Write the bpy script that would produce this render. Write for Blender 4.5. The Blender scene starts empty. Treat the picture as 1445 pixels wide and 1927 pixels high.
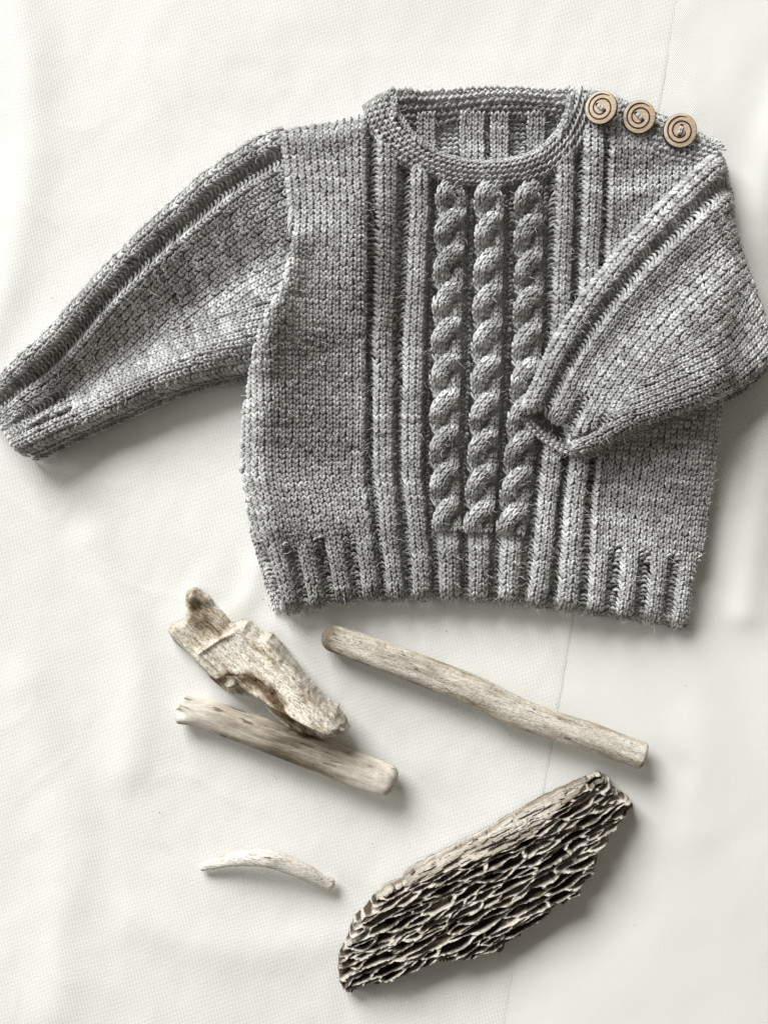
import bpy, math, random
import numpy as np

# ------------------------------------------------------------------ scale, camera, light
S = 0.00028                    # one plan unit is 0.28 mm
CX, CY, D = 722.5, 963.5, 2200.0
rng = np.random.default_rng(11)
random.seed(11)
scn = bpy.context.scene
col = scn.collection

cam_d = bpy.data.cameras.new("camera")
cam = bpy.data.objects.new("camera", cam_d)
col.objects.link(cam)
cam.location = (0, 0, D * S)
cam_d.sensor_fit = 'VERTICAL'
cam_d.angle_y = 2 * math.atan(963.5 / D)
cam_d.clip_start = 0.01
cam_d.clip_end = 50
scn.camera = cam

world = bpy.data.worlds.new("World")
scn.world = world
world.use_nodes = True
wb = world.node_tree.nodes["Background"]
wb.inputs[0].default_value = (1.0, 0.93, 0.80, 1)
wb.inputs[1].default_value = 0.175

def area(name, loc, target, sx, sy, energy, colr):
    l = bpy.data.lights.new(name, 'AREA')
    l.shape = 'RECTANGLE'; l.size = sx; l.size_y = sy
    l.energy = energy; l.color = colr
    o = bpy.data.objects.new(name, l)
    col.objects.link(o)
    o.location = loc
    d = [t - c for t, c in zip(target, loc)]
    import mathutils
    o.rotation_euler = mathutils.Vector(d).to_track_quat('-Z', 'Y').to_euler()
    return o
area("window_light", (-4.2, 6.8, 5.0), (0, 0.0, 0), 5.4, 4.3, 1510.0, (0.985, 0.995, 1.0))
area("side_fill_light", (-2.2, 0.3, 1.0), (0, 0, 0), 1.0, 0.8, 20.0, (0.95, 0.98, 1.0))  # fill lamp added at the left to brighten left-facing edges

vs = scn.view_settings
vs.view_transform = 'Standard'
vs.look = 'None'
vs.exposure = 0.0
vs.gamma = 1.0

# ------------------------------------------------------------------ numeric helpers
_T = np.random.default_rng(5).random((512, 512))
def vn(x, y, seed=0):
    x = np.asarray(x, float) + seed * 17.31; y = np.asarray(y, float) + seed * 9.73
    xi = np.floor(x).astype(int); yi = np.floor(y).astype(int)
    fx = x - xi; fy = y - yi
    fx = fx * fx * (3 - 2 * fx); fy = fy * fy * (3 - 2 * fy)
    a = _T[xi % 512, yi % 512]; b = _T[(xi + 1) % 512, yi % 512]
    c = _T[xi % 512, (yi + 1) % 512]; d = _T[(xi + 1) % 512, (yi + 1) % 512]
    return (a * (1 - fx) + b * fx) * (1 - fy) + (c * (1 - fx) + d * fx) * fy - 0.5
def fbm(x, y, seed=0, o=3):
    t = 0; a = 1.0
    for k in range(o):
        t = t + a * vn(x * 2 ** k, y * 2 ** k, seed + k); a *= 0.5
    return t
def sstep(a, b, x):
    t = np.clip((x - a) / (b - a), 0, 1)
    return t * t * (3 - 2 * t)

def crv(pts, n=12):
    """smooth curve through the points"""
    p = np.array(pts, float)
    q = np.vstack([2 * p[0] - p[1], p, 2 * p[-1] - p[-2]])
    out = []
    for i in range(1, len(q) - 2):
        t = np.linspace(0, 1, n, endpoint=False)[:, None]
        a, b, c, d = q[i - 1], q[i], q[i + 1], q[i + 2]
        out.append(0.5 * (2 * b + (c - a) * t + (2 * a - 5 * b + 4 * c - d) * t ** 2 + (3 * b - a - 3 * c + d) * t ** 3))
    out.append(p[-1:])
    return np.vstack(out)

class Arc:
    """curve by normalised length"""
    def __init__(self, pts, n=12):
        self.p = crv(pts, n)
        l = np.concatenate([[0], np.cumsum(np.linalg.norm(np.diff(self.p, axis=0), axis=1))])
        self.L = l[-1]; self.t = l / l[-1]
    def __call__(self, a):
        a = np.asarray(a, float)
        e0 = np.minimum(a, 0) * self.L; e1 = np.maximum(a - 1, 0) * self.L
        d0 = self.p[2] - self.p[0]; d0 = d0 / np.linalg.norm(d0)
        d1 = self.p[-1] - self.p[-3]; d1 = d1 / np.linalg.norm(d1)
        x = np.interp(a, self.t, self.p[:, 0]) + e0 * d0[0] + e1 * d1[0]
        y = np.interp(a, self.t, self.p[:, 1]) + e0 * d0[1] + e1 * d1[1]
        return x, y

def dist_line(x, y, pl):
    x = np.asarray(x, float); y = np.asarray(y, float)
    pl = np.asarray(pl, float); best = np.full(x.shape, 1e9)
    for (ax, ay), (bx, by) in zip(pl[:-1], pl[1:]):
        dx, dy = bx - ax, by - ay
        t = np.clip(((x - ax) * dx + (y - ay) * dy) / (dx * dx + dy * dy + 1e-9), 0, 1)
        best = np.minimum(best, (x - ax - t * dx) ** 2 + (y - ay - t * dy) ** 2)
    return np.sqrt(best)
def inside(x, y, pg):
    x = np.asarray(x, float); y = np.asarray(y, float)
    r = np.zeros(x.shape, bool); pg = np.asarray(pg, float)
    for (ax, ay), (bx, by) in zip(pg, np.roll(pg, -1, axis=0)):
        c = ((ay > y) != (by > y))
        r ^= c & (x < (bx - ax) * (y - ay) / (by - ay + 1e-12) + ax)
    return r
def sdist(x, y, pg):
    pg = np.asarray(pg, float)
    d = dist_line(x, y, np.vstack([pg, pg[:1]]))
    return np.where(inside(x, y, pg), d, -d)

class Field:
    """height field on a regular grid, bilinear"""
    def __init__(self, x0, y0, x1, y1, st, fn):
        self.x0, self.y0, self.st = x0, y0, st
        self.X, self.Y = np.meshgrid(np.arange(x0, x1, st), np.arange(y0, y1, st), indexing='ij')
        self.Z = fn(self.X, self.Y)
    def blur(self, n=1):
        for _ in range(n):
            z = np.pad(self.Z, 1, mode='edge')
            self.Z = (z[:-2, 1:-1] + z[2:, 1:-1] + z[1:-1, :-2] + z[1:-1, 2:] + 2 * z[1:-1, 1:-1]) / 6
        return self
    def __call__(self, x, y):
        fx = np.clip((x - self.x0) / self.st, 0, self.Z.shape[0] - 1.001)
        fy = np.clip((y - self.y0) / self.st, 0, self.Z.shape[1] - 1.001)
        i = fx.astype(int); j = fy.astype(int); a = fx - i; b = fy - j
        Z = self.Z
        return (Z[i, j] * (1 - a) + Z[i + 1, j] * a) * (1 - b) + (Z[i, j + 1] * (1 - a) + Z[i + 1, j + 1] * a) * b
def prof(d, R):
    t = np.clip(d / R, 0, 1)
    return np.sqrt(np.maximum(1 - (1 - t) ** 2, 0))
def ridge(x, y, pl, amp, sig):
    return amp * np.exp(-(dist_line(x, y, crv(pl, 5)) / sig) ** 2)

# ------------------------------------------------------------------ mesh helpers
def W(v, k=1.0):
    """plan units (y down) to metres; k draws a piece in towards the axis for its height"""
    v = np.asarray(v, float)
    o = np.empty_like(v)
    o[:, 0] = (v[:, 0] - CX) * S * k; o[:, 1] = (CY - v[:, 1]) * S * k; o[:, 2] = v[:, 2] * S
    return o

def mesh_np(name, verts, faces, mat, parent=None, origin=(0, 0, 0), attrs=None, smooth=True):
    me = bpy.data.meshes.new(name)
    v = np.asarray(verts, np.float32) - np.asarray(origin, np.float32)
    f = np.asarray(faces, np.int32); k = f.shape[1]
    me.vertices.add(len(v)); me.vertices.foreach_set('co', v.ravel())
    me.loops.add(f.size); me.loops.foreach_set('vertex_index', f.ravel())
    me.polygons.add(len(f)); me.polygons.foreach_set('loop_start', np.arange(0, f.size, k, dtype=np.int32))
    me.update(calc_edges=True)
    me.polygons.foreach_set('use_smooth', np.full(len(f), smooth, dtype=bool))
    for an, av in (attrs or {}).items():
        a = me.attributes.new(an, 'FLOAT', 'POINT')
        a.data.foreach_set('value', np.asarray(av, np.float32))
    me.materials.append(mat)
    o = bpy.data.objects.new(name, me)
    col.objects.link(o)
    if parent is not None: o.parent = parent
    else: o.location = origin
    return o

def tag(o, label=None, cat=None, group=None, kind=None):
    for k, v in (('label', label), ('category', cat), ('group', group), ('kind', kind)):
        if v: o[k] = v
    return o

def tube(path, rad, ns=6, flat=1.0):
    """tube round a local path -> verts, quads, along, around"""
    p = np.array(path, float); n = len(p)
    t = np.gradient(p, axis=0); t /= np.linalg.norm(t, axis=1)[:, None]
    up = np.array([0, 0, 1.0])
    sd = np.cross(t, up); sd /= np.linalg.norm(sd, axis=1)[:, None] + 1e-9
    u2 = np.cross(sd, t)
    th = np.arange(ns) * 2 * np.pi / ns
    v = []; al = []; ar = []
    for i in range(n):
        for a in th:
            v.append(p[i] + rad[i] * (np.cos(a) * sd[i] + flat * np.sin(a) * u2[i])); al.append(i / (n - 1)); ar.append(a)
    q = [(i * ns + j, i * ns + (j + 1) % ns, (i + 1) * ns + (j + 1) % ns, (i + 1) * ns + j) for i in range(n - 1) for j in range(ns)]
    return np.array(v), np.array(q), np.array(al), np.array(ar)

def join_t(ts):
    V = []; Q = []; A = []; R = []; o = 0
    for v, q, a, r in ts:
        V.append(v); Q.append(q + o); A.append(a); R.append(r); o += len(v)
    return np.vstack(V), np.vstack(Q), np.concatenate(A), np.concatenate(R)

# ------------------------------------------------------------------ materials
def mat_new(name):
    m = bpy.data.materials.new(name); m.use_nodes = True
    nt = m.node_tree; b = nt.nodes['Principled BSDF']
    return m, nt, b, nt.nodes, nt.links
def N(ns, t, **kw):
    n = ns.new(t)
    for k, v in kw.items():
        if k in n.inputs: n.inputs[k].default_value = v
        else: setattr(n, k, v)
    return n
def ramp(ns, stops):
    r = ns.new('ShaderNodeValToRGB')
    e = r.color_ramp.elements
    while len(e) > 1: e.remove(e[-1])
    e[0].position, e[0].color = stops[0][0], (*stops[0][1], 1)
    for p, c in stops[1:]:
        k = e.new(p); k.color = (*c, 1)
    return r

def wool_mat():
    m, nt, b, ns, L = mat_new('grey_wool')
    at = N(ns, 'ShaderNodeAttribute', attribute_name='tone')
    tc = N(ns, 'ShaderNodeTexCoord')
    n1 = N(ns, 'ShaderNodeTexNoise', Scale=900.0, Detail=3.0)
    L.new(tc.outputs['Object'], n1.inputs['Vector'])
    al = N(ns, 'ShaderNodeAttribute', attribute_name='along')
    ar = N(ns, 'ShaderNodeAttribute', attribute_name='around')
    ma = N(ns, 'ShaderNodeMath', operation='MULTIPLY_ADD'); ma.inputs[1].default_value = 14.0
    L.new(al.outputs['Fac'], ma.inputs[0]); L.new(ar.outputs['Fac'], ma.inputs[2])
    sn = N(ns, 'ShaderNodeMath', operation='SINE'); 
    mb = N(ns, 'ShaderNodeMath', operation='MULTIPLY'); mb.inputs[1].default_value = 1.0
    L.new(ma.outputs[0], mb.inputs[0]); L.new(mb.outputs[0], sn.inputs[0])
    # fibre tone = stitch tone + noise + ply
    a1 = N(ns, 'ShaderNodeMath', operation='MULTIPLY_ADD'); a1.inputs[1].default_value = 0.55; 
    L.new(n1.outputs['Fac'], a1.inputs[0]); L.new(at.outputs['Fac'], a1.inputs[2])
    a2 = N(ns, 'ShaderNodeMath', operation='MULTIPLY_ADD'); a2.inputs[1].default_value = 0.07
    L.new(sn.outputs[0], a2.inputs[0]); L.new(a1.outputs[0], a2.inputs[2])
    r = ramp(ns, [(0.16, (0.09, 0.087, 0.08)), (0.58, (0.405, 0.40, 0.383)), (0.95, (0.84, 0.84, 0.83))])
    L.new(a2.outputs[0], r.inputs['Fac']); L.new(r.outputs['Color'], b.inputs['Base Color'])
    b.inputs['Roughness'].default_value = 0.95
    b.inputs['Specular IOR Level'].default_value = 0.15
    b.inputs['Sheen Weight'].default_value = 0.25
    b.inputs['Sheen Roughness'].default_value = 0.5
    ad = N(ns, 'ShaderNodeMath', operation='ADD')
    L.new(sn.outputs[0], ad.inputs[0]); L.new(n1.outputs['Fac'], ad.inputs[1])
    bp = N(ns, 'ShaderNodeBump', Strength=0.55, Distance=0.0003)
    L.new(ad.outputs[0], bp.inputs['Height']); L.new(bp.outputs['Normal'], b.inputs['Normal'])
    return m
def plain(name, c, rough=0.8, bump=None):
    m, nt, b, ns, L = mat_new(name)
    tc = N(ns, 'ShaderNodeTexCoord')
    n = N(ns, 'ShaderNodeTexNoise', Scale=700.0, Detail=4.0)
    L.new(tc.outputs['Object'], n.inputs['Vector'])
    r = ramp(ns, [(0.3, tuple(x * 0.75 for x in c)), (0.7, tuple(min(1, x * 1.2) for x in c))])
    L.new(n.outputs['Fac'], r.inputs['Fac']); L.new(r.outputs['Color'], b.inputs['Base Color'])
    b.inputs['Roughness'].default_value = rough
    b.inputs['Specular IOR Level'].default_value = 0.25
    return m
def cloth_mat(name, c, ang, scale):
    m, nt, b, ns, L = mat_new(name)
    tc = N(ns, 'ShaderNodeTexCoord')
    mp = N(ns, 'ShaderNodeMapping'); mp.inputs['Rotation'].default_value = (0, 0, ang)
    L.new(tc.outputs['Object'], mp.inputs['Vector'])
    w1 = N(ns, 'ShaderNodeTexWave', wave_type='BANDS', bands_direction='X', Scale=scale, Distortion=1.5, Detail=1.0)
    w1.inputs['Detail Scale'].default_value = 2.0
    w2 = N(ns, 'ShaderNodeTexWave', wave_type='BANDS', bands_direction='Y', Scale=scale * 1.1, Distortion=1.5, Detail=1.0)
    w2.inputs['Detail Scale'].default_value = 2.0
    nz = N(ns, 'ShaderNodeTexNoise', Scale=1300.0, Detail=2.0)
    n2 = N(ns, 'ShaderNodeTexNoise', Scale=9.0, Detail=4.0)
    L.new(mp.outputs[0], w1.inputs['Vector']); L.new(mp.outputs[0], w2.inputs['Vector'])
    L.new(tc.outputs['Object'], nz.inputs['Vector']); L.new(tc.outputs['Object'], n2.inputs['Vector'])
    a = N(ns, 'ShaderNodeMath', operation='ADD'); L.new(w1.outputs['Fac'], a.inputs[0]); L.new(w2.outputs['Fac'], a.inputs[1])
    a2 = N(ns, 'ShaderNodeMath', operation='MULTIPLY_ADD'); a2.inputs[1].default_value = 1.6
    L.new(nz.outputs['Fac'], a2.inputs[0]); L.new(a.outputs[0], a2.inputs[2])
    bp = N(ns, 'ShaderNodeBump', Strength=0.5, Distance=0.00016)
    L.new(a2.outputs[0], bp.inputs['Height']); L.new(bp.outputs['Normal'], b.inputs['Normal'])
    r = ramp(ns, [(0.3, tuple(x * 0.97 for x in c)), (0.7, c)])
    L.new(n2.outputs['Fac'], r.inputs['Fac']); L.new(r.outputs['Color'], b.inputs['Base Color'])
    b.inputs['Roughness'].default_value = 0.85
    b.inputs['Specular IOR Level'].default_value = 0.2
    b.inputs['Sheen Weight'].default_value = 0.1
    return m
def wood_mat(name, dark, mid, light, stretch=0.06, scale=220.0, stain=0.5, bump=0.5, tone_attr=False, pores=0.6):
    """weathered wood, grain along local X"""
    m, nt, b, ns, L = mat_new(name)
    tc = N(ns, 'ShaderNodeTexCoord')
    mp = N(ns, 'ShaderNodeMapping'); mp.inputs['Scale'].default_value = (stretch, 1, 1)
    L.new(tc.outputs['Object'], mp.inputs['Vector'])
    g = N(ns, 'ShaderNodeTexNoise', Scale=scale * 3.2, Detail=5.0, Roughness=0.7)
    g2 = N(ns, 'ShaderNodeTexNoise', Scale=scale * 0.8, Detail=3.0)
    L.new(mp.outputs[0], g.inputs['Vector']); L.new(mp.outputs[0], g2.inputs['Vector'])
    st = N(ns, 'ShaderNodeTexNoise', Scale=55.0, Detail=5.0, Roughness=0.65)
    mp2 = N(ns, 'ShaderNodeMapping'); mp2.inputs['Scale'].default_value = (0.35, 1, 1)
    L.new(tc.outputs['Object'], mp2.inputs['Vector']); L.new(mp2.outputs[0], st.inputs['Vector'])
    a = N(ns, 'ShaderNodeMath', operation='MULTIPLY_ADD'); a.inputs[1].default_value = 0.6
    L.new(g.outputs['Fac'], a.inputs[0]); L.new(g2.outputs['Fac'], a.inputs[2])
    a2 = N(ns, 'ShaderNodeMath', operation='MULTIPLY_ADD'); a2.inputs[1].default_value = stain
    L.new(st.outputs['Fac'], a2.inputs[0]); L.new(a.outputs[0], a2.inputs[2])
    last = a2
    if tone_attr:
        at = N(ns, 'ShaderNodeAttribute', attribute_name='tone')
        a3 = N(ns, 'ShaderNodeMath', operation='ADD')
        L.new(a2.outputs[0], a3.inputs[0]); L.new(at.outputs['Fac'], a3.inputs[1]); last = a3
    sc_ = N(ns, 'ShaderNodeMath', operation='MULTIPLY'); sc_.inputs[1].default_value = 1 / (1.6 + stain)
    L.new(last.outputs[0], sc_.inputs[0])
    r = ramp(ns, [(0.34, dark), (0.47, mid), (0.60, light)])
    L.new(sc_.outputs[0], r.inputs['Fac'])
    # fine dark checks along the grain
    ck = N(ns, 'ShaderNodeTexNoise', Scale=scale * 2.2, Detail=2.0)
    mp3 = N(ns, 'ShaderNodeMapping'); mp3.inputs['Scale'].default_value = (stretch * 1.6, 1, 1); mp3.inputs['Location'].default_value = (3, 1, 2)
    L.new(tc.outputs['Object'], mp3.inputs['Vector']); L.new(mp3.outputs[0], ck.inputs['Vector'])
    cr = ramp(ns, [(0.655, (1, 1, 1)), (0.70, (0.25, 0.22, 0.18))])
    L.new(ck.outputs['Fac'], cr.inputs['Fac'])
    mx = N(ns, 'ShaderNodeMix', data_type='RGBA', blend_type='MULTIPLY')
    mx.inputs[0].default_value = 0.8
    L.new(r.outputs['Color'], mx.inputs[6]); L.new(cr.outputs['Color'], mx.inputs[7])
    po = N(ns, 'ShaderNodeTexNoise', Scale=1500.0, Detail=3.0, Roughness=0.6)
    mp4 = N(ns, 'ShaderNodeMapping'); mp4.inputs['Scale'].default_value = (0.4, 1, 1)
    L.new(tc.outputs['Object'], mp4.inputs['Vector']); L.new(mp4.outputs[0], po.inputs['Vector'])
    pr = ramp(ns, [(0.36, (0.42, 0.38, 0.33)), (0.50, (1, 1, 1)), (0.68, (1.2, 1.2, 1.2))])
    L.new(po.outputs['Fac'], pr.inputs['Fac'])
    mx2 = N(ns, 'ShaderNodeMix', data_type='RGBA', blend_type='MULTIPLY'); mx2.inputs[0].default_value = pores
    L.new(mx.outputs[2], mx2.inputs[6]); L.new(pr.outputs['Color'], mx2.inputs[7])
    L.new(mx2.outputs[2], b.inputs['Base Color'])
    ap = N(ns, 'ShaderNodeMath', operation='ADD')
    L.new(a.outputs[0], ap.inputs[0]); L.new(po.outputs['Fac'], ap.inputs[1])
    b.inputs['Roughness'].default_value = 0.75
    b.inputs['Specular IOR Level'].default_value = 0.25
    bp = N(ns, 'ShaderNodeBump', Strength=bump, Distance=0.0006)
    L.new(ap.outputs[0], bp.inputs['Height']); L.new(bp.outputs['Normal'], b.inputs['Normal'])
    return m

WOOL = wool_mat()

# ------------------------------------------------------------------ the cloths
def cloth_z(x, y):
    z = 5.5 * fbm(x / 380, y / 420, 3, 2) + 3.0 * fbm(x / 140, y / 170, 9, 3) + 0.6 * fbm(x / 34, y / 40, 15, 2)
    u_, v_ = x * 0.8 + y * 0.6, y * 0.8 - x * 0.6
    z = z + 1.5 * np.exp(-(vn(u_ / 210, v_ / 120, 17) / 0.035) ** 2) * np.clip(vn(x / 160, y / 160, 18) + 0.15, 0, 1)
    z = z + 1.1 * np.exp(-(vn(v_ / 170, u_ / 110, 19) / 0.03) ** 2) * np.clip(vn(x / 130, y / 150, 20) + 0.1, 0, 1)
    z = z + ridge(x, y, [(1500, 150), (1425, 420), (1440, 800), (1400, 1150)], 9, 38)
    z = z + ridge(x, y, [(1260, 1200), (1330, 1330), (1300, 1560)], 3.5, 45)
    z = z + ridge(x, y, [(30, -60), (60, 200), (20, 520), (-60, 700)], 7, 45)
    z = z + ridge(x, y, [(170, 1020), (260, 1240), (240, 1450)], 5, 40)
    z = z + ridge(x, y, [(40, 1300), (130, 1550), (100, 1900)], 5, 50)
    z = z + ridge(x, y, [(430, 1160), (470, 1120), (490, 1060)], 4, 22)
    z = z + ridge(x, y, [(250, 1730), (420, 1790), (600, 1780)], 4, 45)
    return z
gx = np.arange(-1100, 2560, 9.0); gy = np.arange(-1100, 3040, 9.0)
X, Y = np.meshgrid(gx, gy, indexing='ij')
V = np.stack([X, Y, cloth_z(X, Y) - 9.0], -1).reshape(-1, 3)
def gridq(n, m):
    i = np.arange(n * m).reshape(n, m)
    return np.stack([i[:-1, :-1], i[:-1, 1:], i[1:, 1:], i[1:, :-1]], -1).reshape(-1, 4)
tag(mesh_np('backdrop_cloth', W(V), gridq(len(gx), len(gy)), cloth_mat('twill_cotton', (0.81, 0.805, 0.762), 0.7, 330.0)), kind='structure')
# upper sheet, its straight edge runs from top right down to the bottom
rows = np.concatenate([np.arange(-1100, 88, 16.0), np.arange(88, 1860, 8.0), np.arange(1860, 3040, 16.0)])
ex = 1262 - 287.0 / 1705 * (rows - 95)
ncol = 300
tt = np.linspace(0, 1, ncol) ** 0.85
X = -1100 + (ex[None, :] - 5 + 1100) * tt[:, None]; Y = np.repeat(rows[None, :], ncol, 0)
Zs = cloth_z(X, Y) - 9.0 + 0.25 + 0.4 * sstep(80, 110, Y) * (1 - 0.8 * sstep(1740, 1830, Y))
Vt = np.stack([X, Y, Zs], -1)
lip = Vt[-1:].copy(); lip[..., 0] += 5; lip[..., 2] -= 0.75
lip2 = Vt[-1:].copy(); lip2[..., 2] -= 1.6; lip2[..., 0] += 7
Vt = np.concatenate([Vt, lip, lip2], 0)
sheet = mesh_np('cotton_sheet', W(Vt.reshape(-1, 3)), gridq(ncol + 2, len(rows)), cloth_mat('fine_cotton', (0.81, 0.805, 0.762), 0.1, 420.0))
tag(sheet, 'smooth white cotton sheet with a straight edge lying under the sweater and driftwood', 'sheet')

# ------------------------------------------------------------------ stitches
CW, RH = 12.3, 8.6
def knit_t():
    p = [(6.0, -2.4, -4.0), (5.3, 0.5, 0.8), (3.6, 4.1, 3.3), (1.8, 7.6, 1.2), (0.8, 10.2, -4.0)]
    r = [1.4, 2.55, 2.95, 2.5, 1.2]
    a = tube(p, r, 6, 1.15)
    b = tube([(CW - x, y, z) for x, y, z in p], r, 6, 1.15)
    return join_t([a, b])
def purl_t(k=1.0):
    p = [(-0.6, 0.6, -2.2), (2.0, 4.6, 0.6), (6.1, 6.2, 1.9), (10.2, 4.6, 0.6), (12.9, 0.6, -2.2)]
    return tube(p, [1.7 * k, 2.5 * k, 2.9 * k, 2.5 * k, 1.7 * k])
def purlg_t():
    # narrow purl bump in a rib valley, its loop leaning
    return tube([(0.4, -1.0, -3.6), (2.2, 3.6, 0.2), (6.4, 6.4, 2.2), (10.4, 5.2, 0.4), (12.2, 2.0, -3.4)], [1.5, 2.5, 3.0, 2.4, 1.5])
def garter_t():
    # cell 12.3 x 12.3: a ridge bump and the lower loop between ridges
    p = [(0.2, 1.6, -4.5), (2.0, 5.6, 0.8), (6.1, 7.8, 3.4), (10.2, 5.6, 0.8), (12.1, 1.6, -4.5)]
    a = tube(p, [1.6, 2.9, 3.7, 2.9, 1.6])
    p = [(5.6, 4.2, -5), (8.0, 1.0, -3.2), (12.2, -0.6, -2.0), (16.4, 1.0, -3.2), (18.8, 4.2, -5)]
    b = tube(p, [1.6, 2.3, 2.6, 2.3, 1.6])
    return join_t([a, b])
def bind_t():
    return tube([(-2.0, 2.2, -0.5), (2.5, 0.6, 2.0), (7.5, -0.8, 2.6), (13.5, -2.2, -0.5)], [1.6, 2.8, 3.0, 1.6])
def cell(t, w=CW, h=RH):
    v, q, a, r = t
    v = v.copy(); v[:, 0] /= w; v[:, 1] /= h
    return v, q, a, r
KN = cell(knit_t()); PU = cell(purl_t()); PG = cell(purlg_t()); GA = cell(garter_t(), 12.3, 12.3); BI = cell(bind_t())

class Part:
    def __init__(self): self.v = []; self.q = []; self.t = []; self.a = []; self.r = []; self.n = 0
    def add(self, v, q, t, a, r):
        self.v.append(v); self.q.append(q + self.n); self.t.append(t); self.a.append(a); self.r.append(r); self.n += len(v)
    def build(self, name, parent, origin, k, mat=None, label=None):
        o = mesh_np(name, W(np.vstack(self.v), k), np.vstack(self.q), mat or WOOL, parent, origin,
                    dict(tone=np.concatenate(self.t), along=np.concatenate(self.a), around=np.concatenate(self.r)))
        if label: o['label'] = label
        return o
HAIR = []            # (points, normals, k)
def place(mapf, zf, U, Vv, H):
    x, y, ze = mapf(U, Vv)
    e = 3.0
    z = zf(x, y)
    gx_ = (zf(x + e, y) - zf(x - e, y)) / (2 * e); gy_ = (zf(x, y + e) - zf(x, y - e)) / (2 * e)
    gx_ = np.clip(gx_ * 0.55, -1.0, 1.0); gy_ = np.clip(gy_ * 0.55, -1.0, 1.0)
    ln = np.sqrt(gx_ ** 2 + gy_ ** 2 + 1)
    h = H + ze
    return np.stack([x - gx_ / ln * h, y - gy_ / ln * h, z + h / ln], -1), np.stack([-gx_ / ln, -gy_ / ln, 1 / ln], -1)
def emit(part, tmpl, C, R, mapf, zf, relief=0.0, su=1.0, seed=0, jit=1.0, k=1.0, hair=True, hs=1.0, tone0=0.0):
    v, q, a, r = tmpl
    C = np.asarray(C, float); R = np.asarray(R, float); n = len(C)
    if n == 0: return
    ju = rng.normal(0, 0.065, n) * jit; jv = rng.normal(0, 0.07, n) * jit; jh = rng.normal(0, 0.5, n) * jit
    sc = 1 + rng.normal(0, 0.09, n) * jit
    U = C[:, None] + su * (v[None, :, 0] + ju[:, None])
    Vv = R[:, None] + v[None, :, 1] + jv[:, None]
    H = hs * v[None, :, 2] * sc[:, None] + jh[:, None] + (np.asarray(relief, float)[:, None] if np.ndim(relief) else relief)
    P, Nn = place(mapf, zf, U, Vv, H)
    tone = 0.30 + tone0 + 0.27 * vn(C * 0.2, R * 0.97, seed + 3) + 0.22 * vn(C * 0.07, R * 0.1, seed + 8) + rng.normal(0, 0.055, n)
    m = len(v)
    Q = (q[None] + (np.arange(n) * m)[:, None, None]).reshape(-1, 4)
    tl = np.repeat(tone, m).reshape(n, m) + 0.24 * vn(P[..., 0] / 3.1, P[..., 1] / 3.1, seed + 21)
    part.add(P.reshape(-1, 3), Q, tl.ravel(), np.tile(a, n), np.tile(r, n))
    if hair:
        for _ in range(2):
            i = rng.integers(0, m, n)
            HAIR.append((P[np.arange(n), i], Nn[np.arange(n), i], k))
def base_grid(part, mapf, zf, c0, c1, r0, r1, nc, nr, drop, poly=None):
    U, Vv = np.meshgrid(np.linspace(c0, c1, nc), np.linspace(r0, r1, nr), indexing='ij')
    x, y, ze = mapf(U.ravel(), Vv.ravel())
    z = zf(x, y) + np.minimum(ze, 0) - drop
    if poly is not None: z = np.where(sdist(x, y, poly) > 2, z, np.minimum(z, -6))
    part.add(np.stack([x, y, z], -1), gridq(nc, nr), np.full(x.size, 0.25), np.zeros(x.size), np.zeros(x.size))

# ---- outlines (plan units)
HEM = crv([(518, 1150), (540, 1156), (620, 1139), (700, 1131), (850, 1129), (950, 1134), (1050, 1147), (1150, 1161), (1250, 1176), (1298, 1186)], 6)
LSIDE = crv([(470, 690), (455, 780), (451, 880), (465, 965), (496, 1080), (518, 1150)], 8)
RSIDE = crv([(1298, 1186), (1314, 1130), (1334, 1050), (1353, 900), (1368, 740), (1382, 600), (1388, 400), (1372, 290)], 6)
LSHO = crv([(520, 240), (560, 232), (620, 221), (690, 202), (722, 180), (742, 160)], 6)
RSHO = crv([(1080, 160), (1112, 168), (1165, 178), (1215, 198), (1290, 228), (1345, 258), (1372, 290)], 6)
ARM = crv([(470, 690), (500, 612), (540, 530), (548, 440), (534, 330), (520, 240)], 8)
BODY = np.vstack([ARM, LSHO[1:], RSHO, RSIDE[::-1][1:], HEM[::-1][1:], LSIDE[::-1][1:-1]])
NECK_IN = [(738, 158), (742, 195), (760, 234), (800, 275), (850, 298), (905, 306), (960, 301), (1010, 285), (1048, 250), (1068, 205), (1078, 158)]
NECK_OUT = [(684, 200), (692, 232), (706, 262), (748, 305), (802, 330), (860, 346), (922, 351), (988, 345), (1044, 322), (1092, 275), (1118, 228)]
AIN = Arc(NECK_IN); AOUT = Arc(NECK_OUT)
NECKPOLY = crv(NECK_IN, 5)

LT = Arc([(-42, 742), (-10, 712), (40, 665), (100, 607), (200, 497), (300, 398), (400, 308), (440, 278), (490, 247), (526, 232)])
LB = Arc([(42, 854), (70, 845), (110, 826), (200, 786), (300, 741), (380, 714), (430, 703), (480, 692)])
LSL = np.vstack([LT.p, crv([(526, 232), (560, 330), (572, 440), (560, 540), (520, 620), (480, 692)], 6)[1:], LB.p[::-1][1:],
                 crv([(42, 854), (8, 832), (-12, 800), (-42, 742)], 4)[1:-1]])
RT = Arc([(979, 772), (1003, 715), (1040, 640), (1090, 560), (1150, 480), (1230, 392), (1300, 322), (1352, 274)])
RB = Arc([(1088, 853), (1130, 840), (1200, 806), (1290, 774), (1370, 742), (1430, 706), (1482, 650)])
REND = crv([(1352, 274), (1370, 300), (1388, 375), (1412, 450), (1447, 548), (1482, 650)], 6)
CUFF_R = crv([(1088, 853), (1074, 830), (1058, 796), (1022, 773), (979, 770)], 5)
RSL = np.vstack([RT.p, REND[1:], RB.p[::-1][1:], CUFF_R[1:-1]])

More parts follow.
